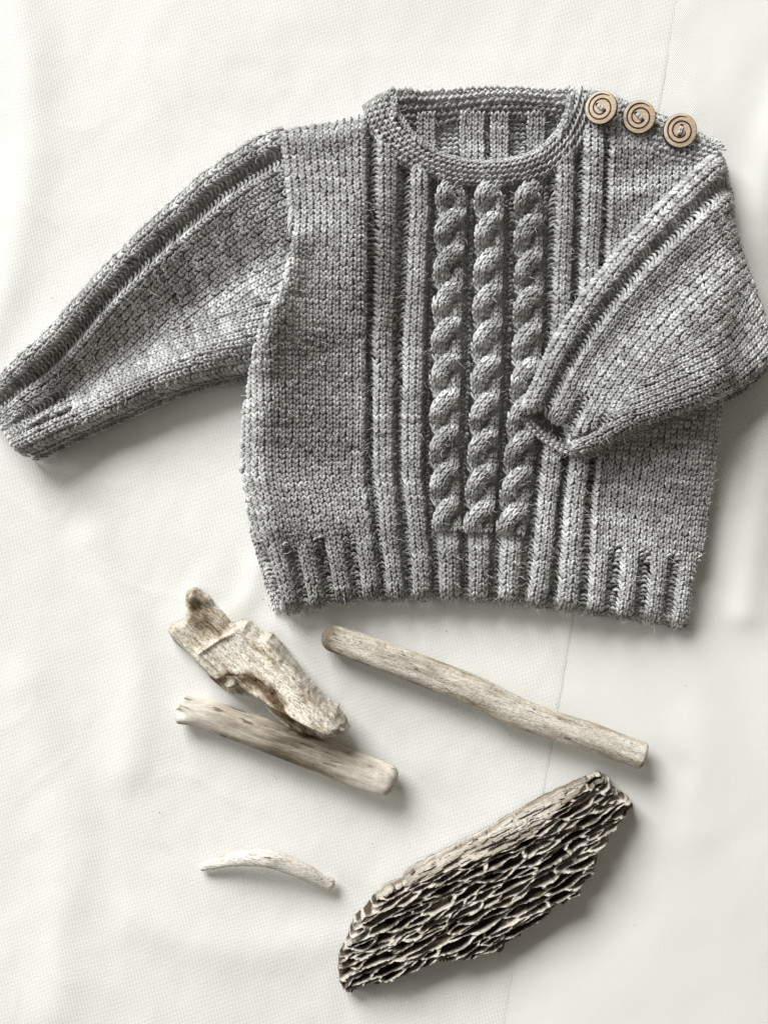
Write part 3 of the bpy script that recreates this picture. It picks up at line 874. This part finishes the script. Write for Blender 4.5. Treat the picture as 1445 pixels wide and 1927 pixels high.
# fuzz: loose fibres standing off the yarn
hv = []; ht = []
for P, Nn, k in HAIR:
    n = len(P)
    i = np.where(rng.random(n) < 0.95)[0]
    P = P[i]; Nn = Nn[i]; n = len(i)
    d = rng.normal(0, 1, (n, 3)); d[:, 2] *= 0.5
    d += Nn * 0.7; d /= np.linalg.norm(d, axis=1)[:, None]
    ln = (5 + 17 * rng.random(n) ** 2)[:, None]
    b = rng.normal(0, 1, (n, 3)); b -= (b * d).sum(1)[:, None] * d; b /= np.linalg.norm(b, axis=1)[:, None]
    s = np.cross(d, b)
    p0 = P; p1 = P + d * ln * 0.5 + b * ln * 0.12; p2 = P + d * ln * 0.95 + b * ln * -0.05 - np.array([0, 0, 0.6]) * ln * 0.15
    w = 0.36
    ring = []
    for p, ww in ((p0, w), (p1, w), (p2, w * 0.5)):
        for a in (0, 2.094, 4.189):
            ring.append(p + ww * (math.cos(a) * b + math.sin(a) * s))
    hv.append(W(np.stack(ring, 1).reshape(-1, 3), k))
hv = np.vstack(hv); nh = len(hv) // 9
q = np.array([(i * 3 + j, i * 3 + (j + 1) % 3, (i + 1) * 3 + (j + 1) % 3, (i + 1) * 3 + j) for i in range(2) for j in range(3)])
hq = (q[None] + (np.arange(nh) * 9)[:, None, None]).reshape(-1, 4)
z0 = np.zeros(len(hv))
fz = mesh_np('wool_fuzz', hv, hq, WOOL, sw, SO, dict(tone=z0 + 0.62, along=z0, around=z0))
tag(fz, kind='stuff')

# ---- buttons
def button_mat():
    m, nt, b, ns, L = mat_new('button_wood')
    tc = N(ns, 'ShaderNodeTexCoord')
    mp = N(ns, 'ShaderNodeMapping'); mp.inputs['Scale'].default_value = (0.08, 1, 1); mp.inputs['Rotation'].default_value = (0, 0, 1.05)
    L.new(tc.outputs['Object'], mp.inputs['Vector'])
    n = N(ns, 'ShaderNodeTexNoise', Scale=900.0, Detail=4.0); L.new(mp.outputs[0], n.inputs['Vector'])
    r = ramp(ns, [(0.3, (0.46, 0.34, 0.22)), (0.7, (0.74, 0.60, 0.45))]); L.new(n.outputs['Fac'], r.inputs['Fac'])
    L.new(r.outputs['Color'], b.inputs['Base Color'])
    b.inputs['Roughness'].default_value = 0.6
    return m
BM = button_mat(); BURN = plain('burnt_wood', (0.028, 0.017, 0.011)); 
def lathe(prof_, n=40):
    v = []; k = len(prof_)
    for i in range(n):
        a = 2 * math.pi * i / n
        for r, z in prof_: v.append((r * math.cos(a), r * math.sin(a), z))
    q = [(i * k + j, ((i + 1) % n) * k + j, ((i + 1) % n) * k + j + 1, i * k + j + 1) for i in range(n) for j in range(k - 1)]
    return np.array(v) * S, q
def ribbon_tube(path, r, ns=6): 
    v, q, _, _ = tube(path, r, ns); return v * S, q
import mathutils
def button(px, py, z, rad, tilt, rot, hang):
    x0, y0 = (px - CX) * S * KZ, (CY - py) * S * KZ
    o = mesh_np('button', *lathe([(rad - 1.2, -3.0), (rad, -2.2), (rad, 6.2), (rad - 0.5, 7.0), (rad - 1.2, 7.3), (rad * 0.5, 7.3), (0.02, 7.3)]), BM, sw, (0, 0, 0))
    o.location = (x0 - SO[0], y0 - SO[1], z * S)
    o.rotation_euler = (tilt[0], tilt[1], rot)
    rim = mesh_np('rim', *lathe([(rad + 0.12, -2.6), (rad + 0.6, -1.6), (rad + 0.5, 5.6), (rad + 0.02, 6.6)]), BURN, o)
    # engraved spiral, a thin burnt line
    t = np.linspace(0, 1, 110); ang = t * 2 * math.pi * 1.8 + 0.5; rr_ = rad * (0.30 + 0.56 * t ** 0.85)
    pth = np.stack([rr_ * np.cos(ang), -rr_ * np.sin(ang), np.full_like(t, 7.15)], -1)
    sv, sq = ribbon_tube(pth, np.interp(t, [0, .06, .94, 1], [0.6, 1.35, 1.35, 0.6]), 6)
    mesh_np('engraved_spiral', sv, sq, BURN, o)
    ca, sa = math.cos(hang), math.sin(hang)
    for sgn in (-1, 1):
        hvv, hqq = lathe([(3.6, 7.42), (2.0, 7.5), (0.02, 7.5)], 14)
        hvv = hvv + np.array([sgn * 8.4 * ca, sgn * 8.4 * sa, 0]) * S
        mesh_np('hole', hvv, hqq, BURN, o)
    for off in (-1.5, 1.4):
        tt_ = np.linspace(-1, 1, 9)
        pth = np.stack([tt_ * 7.0 * ca - off * sa, tt_ * 7.0 * sa + off * ca, 7.0 + 2.2 * (1 - tt_ ** 4)], -1)
        tv, tq, al, ar = tube(pth, np.full(9, 1.9), 8)
        mesh_np('thread', tv * S, tq, WOOL, o, attrs=dict(tone=np.full(len(tv), 0.36), along=al, around=ar))
    return o
KZ = (D - 70) / D
b1 = button(1129, 208, 82, 28.5, (0.10, -0.38, 0), 0.1, -0.85 + 3.14); b1['label'] = 'wooden button nearest the neckband'
b2 = button(1201, 222, 72, 29.0, (0.12, -0.10, 0), 0.0, -0.80 + 3.14); b2['label'] = 'wooden button in the middle of the row'
b3 = button(1278, 247, 70, 30.0, (0.10, -0.06, 0), 0.35, 1.0); b3['label'] = 'wooden button nearest the folded sleeve'

# ------------------------------------------------------------------ driftwood
PALE = wood_mat('pale_driftwood', (0.17, 0.14, 0.10), (0.53, 0.475, 0.39), (0.79, 0.745, 0.66), 0.15, 260.0, 0.9, 0.7, True)
GREY = wood_mat('smooth_driftwood', (0.13, 0.105, 0.075), (0.42, 0.365, 0.29), (0.76, 0.71, 0.62), 0.10, 190.0, 1.6, 0.3, True, 0.25)
WHITE = wood_mat('bleached_driftwood', (0.36, 0.30, 0.22), (0.70, 0.655, 0.58), (0.84, 0.81, 0.76), 0.14, 260.0, 0.7, 0.5, True)
KNOT = wood_mat('rough_driftwood', (0.13, 0.09, 0.05), (0.42, 0.355, 0.265), (0.73, 0.675, 0.58), 0.16, 280.0, 1.1, 0.9, True, 0.85)
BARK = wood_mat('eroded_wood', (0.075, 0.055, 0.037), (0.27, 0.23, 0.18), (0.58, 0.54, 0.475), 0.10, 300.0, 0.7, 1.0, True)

def loft(name, axis, wid, hgt, zc, mat, seed, nl=150, na=40, rough=1.0, ends=(14, 14), k=1.0, facet=0.0, extra=None, stain_shade=None, endcut=None):
    """stick: rounded sections along a bent axis; wid, hgt, zc are (position, value) lists"""
    A = Arc(axis); a = np.linspace(0, 1, nl)
    x, y = A(a); tx = np.gradient(x); ty = np.gradient(y); l = np.hypot(tx, ty); tx /= l; ty /= l
    iw = np.interp(a, *zip(*wid)); ih = np.interp(a, *zip(*hgt)); iz = np.interp(a, *zip(*zc))
    for _ in range(6):
        for arr in (iw, ih, iz): arr[1:-1] = (arr[:-2] + 2 * arr[1:-1] + arr[2:]) / 4
    e0 = np.clip(a * A.L / ends[0], 0, 1); e1 = np.clip((1 - a) * A.L / ends[1], 0, 1)
    sh = np.sqrt(1 - (1 - e0) ** 2.4) * np.sqrt(1 - (1 - e1) ** 2.4)
    th = np.linspace(0, 2 * np.pi, na, endpoint=False)
    TH, AA = np.meshgrid(th, a); s = AA * A.L
    rn = 1 + rough * (0.10 * fbm(s / 55, 3 + 1.2 * np.cos(TH) + 0 * s, seed, 3) + 0.10 * fbm(s / 90, 9 + 1.5 * np.sin(TH), seed + 4, 2) + 0.05 * fbm(s / 40, TH * 4.0, seed + 7, 2))
    cw = np.sign(np.cos(TH)) * np.abs(np.cos(TH)) ** (1 - facet); sw_ = np.sign(np.sin(TH)) * np.abs(np.sin(TH)) ** (1 - facet)
    lat = iw[:, None] * sh[:, None] * cw * rn; zz = iz[:, None] + ih[:, None] * sh[:, None] * sw_ * rn
    if extra is not None: lat, zz = extra(s / A.L, TH, lat, zz)
    wob = rough * 2.5 * fbm(s / 12, TH * 1.5, seed + 11, 2) * ((1 - e0) + (1 - e1))[:, None]
    if endcut is not None: wob = wob + endcut(s / A.L, np.cos(TH))
    PX = x[:, None] - ty[:, None] * lat + tx[:, None] * wob; PY = y[:, None] + tx[:, None] * lat + ty[:, None] * wob
    V = W(np.stack([PX, PY, zz], -1).reshape(-1, 3), k)
    i = np.arange(nl * na).reshape(nl, na)
    Q = np.stack([i[:-1], np.roll(i, -1, 1)[:-1], np.roll(i, -1, 1)[1:], i[1:]], -1).reshape(-1, 4)
    tone = 0 * s
    if stain_shade is not None: tone = stain_shade(s / A.L, TH)  # vertex tone: stains plus painted shade and highlight
    return local_obj(name, V, Q, mat, math.atan2(-(axis[-1][1] - axis[0][1]), axis[-1][0] - axis[0][0]), dict(tone=tone.ravel()))
def local_obj(name, V, Q, mat, ang, attrs=None):
    c = V.mean(0); c[2] = 0
    R_ = np.array([[math.cos(-ang), -math.sin(-ang), 0], [math.sin(-ang), math.cos(-ang), 0], [0, 0, 1]])
    v = (V - c) @ R_.T
    o = mesh_np(name, v, Q, mat, None, (0, 0, 0), attrs)
    o.location = c; o.rotation_euler = (0, 0, ang)
    return o

o = loft('driftwood_stick', [(606, 1194), (700, 1227), (800, 1264), (900, 1303), (960, 1334), (1040, 1364), (1130, 1394), (1214, 1425)],
     [(0, 25), (0.1, 27), (0.35, 28), (0.58, 29), (0.68, 27), (0.85, 27), (1, 25)], [(0, 22), (0.5, 25), (1, 22)], [(0, 21), (0.5, 25), (1, 22)], PALE, 101, 200, 44, 0.6, (26, 7), (D - 24) / D, 0.12, None, lambda a, t: -0.6 * np.exp(-(a / 0.035) ** 2) + 0.12 * vn(a * 9, 2 * np.cos(t), 3) - 0.25 * np.exp(-((a - 1) / 0.012) ** 2) - 0.3 * sstep(0.2, 0.8, np.cos(t)) * sstep(0.3, -0.5, np.sin(t) - 0.4))  # stained ends and random tone; shade of the lower side painted in
tag(o, 'long straight pale driftwood stick lying just below the sweater hem', 'driftwood stick', 'pieces of driftwood')
def notch(a, TH, lat, zz):
    g = np.exp(-(a / 0.035) ** 2) * np.exp(-((np.cos(TH) * 1.0 - 0.25) / 0.3) ** 2)
    return lat * (1 + 0.14 * np.exp(-(a / 0.04) ** 2)), zz - 9 * g * (np.sin(TH) > 0)
o = loft('driftwood_stick', [(336, 1334), (400, 1349), (480, 1375), (560, 1405), (650, 1440), (747, 1473)],
     [(0, 25), (0.15, 28), (0.5, 31), (0.8, 33), (1, 31)], [(0, 21), (0.5, 26), (1, 25)], [(0, 20), (0.5, 25), (1, 24)], GREY, 121, 170, 44, 0.8, (9, 24), (D - 22) / D, 0.08, notch, lambda a, t: -0.35 * np.exp(-((a - 0.5) / 0.2) ** 2) + 0.25 * np.exp(-((a - 0.05) / 0.1) ** 2) + 0.2 * sstep(0.8, 0.95, a), lambda a, c: np.exp(-(a / 0.03) ** 2) * (9 * np.exp(-((c - 0.15) / 0.28) ** 2) - 4 * np.exp(-((c - 0.75) / 0.3) ** 2)))  # brown middle with the chunk's shadow, and far-end highlight, painted into the tone
tag(o, 'smooth grey driftwood stick lying half under the knotty broken piece', 'driftwood stick', 'pieces of driftwood')
o = loft('driftwood_twig', [(372, 1640), (400, 1630), (440, 1618), (475, 1613), (508, 1614), (540, 1625), (575, 1643), (604, 1662), (628, 1672)],
     [(0, 6), (0.15, 11), (0.4, 16), (0.6, 17), (0.8, 15), (1, 12)], [(0, 6), (0.4, 13), (0.7, 14), (1, 10)], [(0, 6), (0.3, 26), (0.5, 34), (0.75, 24), (1, 9)], WHITE, 141, 110, 30, 0.9, (5, 6), (D - 26) / D, 0.1)
tag(o, 'small curved bleached twig arching off the sheet', 'driftwood twig', 'pieces of driftwood')

def hf_solid(name, outline, ang, st, ztop, zbot, mat, k, tone):
    """solid with a carved top: local p along the grain, q across"""
    pg = np.array(outline, float); c = pg.mean(0)
    ca, sa = math.cos(ang), math.sin(ang)
    def toL(x, y): return (x - c[0]) * ca - (y - c[1]) * sa, (x - c[0]) * sa + (y - c[1]) * ca
    def toW(p, q): return p * ca + q * sa + c[0], -p * sa + q * ca + c[1]
    lp = np.stack(toL(pg[:, 0], pg[:, 1]), -1)
    ps = np.arange(lp[:, 0].min() - 8, lp[:, 0].max() + 8, st); qs = np.arange(lp[:, 1].min() - 8, lp[:, 1].max() + 8, st)
    P, Qq = np.meshgrid(ps, qs, indexing='ij')
    jx = 3.0 * fbm(P / 9, Qq / 9, 201, 2); jy = 3.0 * fbm(P / 14, Qq / 7, 205, 2)
    sd = sdist(P + jx, Qq + jy, lp)
    X_, Y_ = toW(P, Qq)
    zt, tn = ztop(P, Qq, sd, lp); zb = zbot(P, Qq)
    out = sd < 0
    zt = np.where(out, zb + 0.3, np.maximum(zt, zb + 1.0))
    zbm = np.where(out, zb - 0.3, zb)
    n, m_ = P.shape
    F = gridq(n, m_); kf = (sd.ravel()[F] > 0).any(1); F = F[kf]
    V = np.vstack([np.stack([X_, Y_, zt], -1).reshape(-1, 3), np.stack([X_, Y_, zbm], -1).reshape(-1, 3)])
    F = np.vstack([F, F[:, ::-1] + n * m_])
    used = np.unique(F); rm = np.full(len(V), -1); rm[used] = np.arange(len(used))
    tt_ = np.concatenate([tn.ravel(), tn.ravel()])[used]
    return local_obj(name, W(V[used], k), rm[F], mat, ang, dict(tone=tt_))

# knotty broken piece
def z_(pts, ox, oy, s): return [(ox + a / s, oy + b / s) for a, b in pts]
KO = z_([(190, 70), (240, 58), (320, 115), (335, 150), (400, 200), (432, 248), (470, 240), (530, 235), (560, 265), (610, 300), (660, 310), (700, 345), (760, 420), (830, 510), (900, 580), (960, 650), (1030, 695), (1070, 760), (1090, 815), (1070, 840), (1040, 840), (990, 880), (940, 870), (900, 850), (870, 860), (810, 850), (740, 800), (660, 740), (610, 680), (540, 630), (490, 605), (490, 640), (420, 637), (370, 600), (320, 550), (280, 510), (200, 420), (120, 350), (80, 295), (110, 255), (170, 230), (190, 180), (175, 110)], 280, 1090, 2.89)
kang = -math.radians(42)
_kc = np.array(KO).mean(0)
def kL(x, y):
    ca, sa = math.cos(kang), math.sin(kang)
    return (x - _kc[0]) * ca - (y - _kc[1]) * sa, (x - _kc[0]) * sa + (y - _kc[1]) * ca
def kpt(a, b): return kL(280 + a / 2.89, 1090 + b / 2.89)
STEP = np.array([kpt(530, 225), kpt(420, 285), kpt(330, 340), kpt(250, 395), kpt(235, 440)])
UP = [kpt(*p) for p in [(530, 225), (420, 285), (330, 340), (250, 395), (265, 450), (330, 530), (430, 600), (490, 605), (560, 640), (1100, 900), (1200, 800), (700, 200)]]
LOWSTEP = np.array([kpt(430, 520), kpt(540, 520), kpt(640, 560), (kpt(740, 680)), kpt(800, 760), kpt(880, 850)])
NUB = kpt(235, 90); NUB2 = kpt(250, 170); DIP = kpt(300, 300)
def ktop(P, Q, sd, lp):
    bot = kbot(P, Q)
    up = sdist(P, Q, UP)
    base = 32 + 0 * P
    low = base * prof(sd, 16) + 14 * np.exp(-(np.hypot(P - NUB[0], Q - NUB[1]) / 16) ** 2) - 9 * np.exp(-(np.hypot(P - NUB2[0], Q - NUB2[1]) / 12) ** 2) - 7 * np.exp(-(np.hypot(P - DIP[0], Q - DIP[1]) / 20) ** 2)
    hi = 66 * prof(sd, 24) * (0.9 + 0.1 * sstep(-100, 80, P))
    # lower flank drops away below a broken line
    d2 = dist_line(P, Q, LOWSTEP)
    side = sdist(P, Q, np.vstack([LOWSTEP, [kpt(900, 1100), kpt(300, 900), kpt(300, 560)]]))
    hi = hi - 4 * sstep(-3, 10, side) - 3 * np.exp(-(d2 / 3.5) ** 2) * (vn(P / 14, Q / 8, 241) > -0.1)
    w = sstep(-3, 7, up)
    z = low * (1 - w) + hi * w + 5 * np.exp(-((up - 6) / 6) ** 2)
    gr = fbm(P / 46, Q / 4.2, 211, 3); gr2 = fbm(P / 14, Q / 3.5, 215, 2)
    ch = np.clip(vn(P / 26, Q / 2.6, 219) - 0.28, 0, 1) * 26
    z = z + 3.0 * gr + 1.6 * gr2 - ch * w * 0.6 + 4 * fbm(P / 40, Q / 30, 223, 2)
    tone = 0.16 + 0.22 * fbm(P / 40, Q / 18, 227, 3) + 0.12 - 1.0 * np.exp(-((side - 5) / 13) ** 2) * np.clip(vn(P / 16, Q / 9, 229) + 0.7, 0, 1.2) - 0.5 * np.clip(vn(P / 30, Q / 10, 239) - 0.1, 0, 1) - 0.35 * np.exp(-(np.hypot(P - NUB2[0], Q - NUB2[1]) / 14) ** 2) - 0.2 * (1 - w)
    return bot + z, tone
def kbot(P, Q): return 30 * sstep(-40, 150, P) - 2
o = hf_solid('broken_driftwood', KO, kang, 1.3, ktop, kbot, KNOT, (D - 45) / D, None)
tag(o, 'knotty broken driftwood chunk with a snapped stepped end resting on a smooth stick', 'driftwood chunk', 'pieces of driftwood')

# eroded honeycombed slab
BO = z_([(60, 870), (75, 835), (100, 790), (130, 700), (180, 660), (215, 610), (265, 555), (350, 525), (365, 490), (450, 440), (540, 395), (640, 345), (740, 295), (830, 240), (900, 200), (990, 150), (1100, 100), (1190, 60), (1245, 38), (1290, 60), (1310, 100), (1340, 125), (1385, 150), (1405, 200), (1360, 230), (1310, 290), (1250, 370), (1220, 410), (1240, 430), (1220, 480), (1170, 530), (1155, 580), (1090, 610), (1030, 650), (960, 710), (900, 750), (850, 800), (770, 850), (680, 868), (610, 870), (520, 885), (440, 910), (370, 940), (270, 980), (150, 1020), (100, 1040), (65, 1000), (60, 930)], 610, 1450, 2.369)
bang = math.radians(28)
_bc = np.array(BO).mean(0)
def bpt(a, b):
    x, y = 610 + a / 2.369, 1450 + b / 2.369
    ca, sa = math.cos(bang), math.sin(bang)
    return (x - _bc[0]) * ca - (y - _bc[1]) * sa, (x - _bc[0]) * sa + (y - _bc[1]) * ca
RID = np.array([bpt(*p) for p in [(200, 640), (330, 572), (480, 497), (620, 447), (740, 400), (880, 345), (980, 280), (1070, 185), (1170, 105), (1260, 50)]])
RID = RID[np.argsort(RID[:, 0])]
NS = 330
brng = np.random.default_rng(77)
sites = np.stack([brng.uniform(-360, 360, NS), brng.uniform(-130, 130, NS)], -1)
for _ in range(2):          # even out
    dd = (sites[:, None] - sites[None]) / np.array([4.3, 1.0]); r2 = np.sqrt((dd ** 2).sum(-1)) + np.eye(NS) * 99
    f = (dd / r2[..., None]) * np.clip(13 - r2, 0, 13)[..., None] * 0.25
    sites += f.sum(1) * np.array([4.3, 1.0])
swt = brng.uniform(-3.2, 3.2, NS); cdep = brng.uniform(12, 52, NS); ctil = brng.uniform(-0.9, 0.9, NS); cton = brng.uniform(-0.5, 0.25, NS); cq = brng.uniform(-1, 1, NS)
def btop(P, Q, sd, lp):
    ry = np.interp(P, RID[:, 0], RID[:, 1]) - 12 + 4 * fbm(P / 30, 0 * P, 301, 2)
    below = Q - ry                                 # positive on the honeycombed side
    shp = P.shape
    pw = P + 14 * fbm(P / 40, Q / 12, 303, 2); qw = Q + 6 * fbm(P / 45, Q / 16, 305, 2)
    f1 = np.full(shp, 1e9); f2 = np.full(shp, 1e9); id1 = np.zeros(shp, int); dx1 = np.zeros(shp); dy1 = np.zeros(shp)
    for i in range(NS):
        ddx = (pw - sites[i, 0]); d = np.hypot(ddx / 4.6, qw - sites[i, 1]) - swt[i]
        c1 = d < f1
        f2 = np.where(c1, f1, np.minimum(f2, d)); id1 = np.where(c1, i, id1); dx1 = np.where(c1, ddx, dx1); dy1 = np.where(c1, qw - sites[i, 1], dy1); f1 = np.where(c1, d, f1)
    edge = (f2 - f1)
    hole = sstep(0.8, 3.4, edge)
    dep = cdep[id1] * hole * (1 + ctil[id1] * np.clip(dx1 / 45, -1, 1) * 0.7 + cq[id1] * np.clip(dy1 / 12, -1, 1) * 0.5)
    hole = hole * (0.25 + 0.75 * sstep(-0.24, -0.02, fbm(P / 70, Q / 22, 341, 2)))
    wallh = 13 * fbm(P / 40, Q / 10, 307, 3) + 5 * vn(P / 9, Q / 4, 309) + 3.5 * fbm(P / 55, Q / 1.9, 343, 2)
    honey = 66 - 0.12 * np.maximum(below, 0) + wallh - (dep + 6 * vn(P / 34, Q / 2.2, 331) * hole) * sstep(-2, 10, below) - 3 * np.abs(fbm(P / 50, Q / 2.6, 311, 2))
    # outer weathered face, plates and checks along the grain
    pl = np.floor(fbm(P / 45, Q / 6, 313, 3) * 6) * 3.2
    crk = np.clip(vn(P / 30, Q / 3.2, 315) - 0.17, 0, 1) * 50 + np.clip(vn(P / 14, Q / 5, 316) - 0.32, 0, 1) * 40
    crk = crk + np.clip(np.abs(vn(P / 38, Q / 6.5, 333)) * -1 + 0.035, 0, 1) * 190 * (vn(P / 30, Q / 12, 335) > -0.1)
    face = 64 + 0.55 * np.minimum(below, 0) + pl + 3 * fbm(P / 40, Q / 5, 317, 3) - crk
    w = sstep(-5, 3, below)
    z = face * (1 - w) + honey * w
    endl = sstep(-250, -330, P); endr = sstep(220, 300, P)
    fr = fbm(P / 22, Q / 3.0, 321, 3)
    z = z - (endl + endr) * (14 + 26 * np.clip(fr + 0.2, 0, 1))
    z = z * (0.30 + 0.70 * prof(sd + 6 * fbm(P / 12, Q / 4, 347, 2), 12)) + 2.2 * fbm(P / 26, Q / 2.4, 323, 2)
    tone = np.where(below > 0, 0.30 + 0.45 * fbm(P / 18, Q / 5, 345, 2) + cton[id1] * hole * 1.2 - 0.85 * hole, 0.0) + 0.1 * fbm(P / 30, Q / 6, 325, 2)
    return z, tone
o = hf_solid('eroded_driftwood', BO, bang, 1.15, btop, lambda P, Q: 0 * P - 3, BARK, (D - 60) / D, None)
tag(o, 'large dark honeycombed driftwood slab, eroded into long hollow cells', 'driftwood slab', 'pieces of driftwood')

# specks of lint on the sheet
sp = []; sq = []
spots = [(1047, 1326), (639, 1326), (516, 1462), (1020, 1443), (545, 1178), (1195, 1742), (372, 1470), (495, 1128), (506, 1140), (840, 1188), (1290, 1290), (98, 560), (960, 1385), (700, 1590), (300, 1530)]
for i, (x, y) in enumerate(spots):
    zc_ = float(cloth_z(np.array(x), np.array(y))) - 9 + 5.2; r = 1.0 + 0.6 * random.random(); a = random.random() * 3
    for dx, dy, dz in ((-1, 0, 0), (0, -.6, 0), (1, 0, 0), (0, .6, 0), (0, 0, 0.8)):
        sp.append((x + r * (dx * math.cos(a) * 1.5 - dy * math.sin(a)), y + r * (dx * math.sin(a) * 1.5 + dy * math.cos(a)), zc_ + dz * r))
    n = i * 5
    sq += [(n, n + 1, n + 4), (n + 1, n + 2, n + 4), (n + 2, n + 3, n + 4), (n + 3, n, n + 4)]
tag(mesh_np('lint_specks', W(np.array(sp)), sq, plain('lint', (0.12, 0.10, 0.08))), kind='stuff')
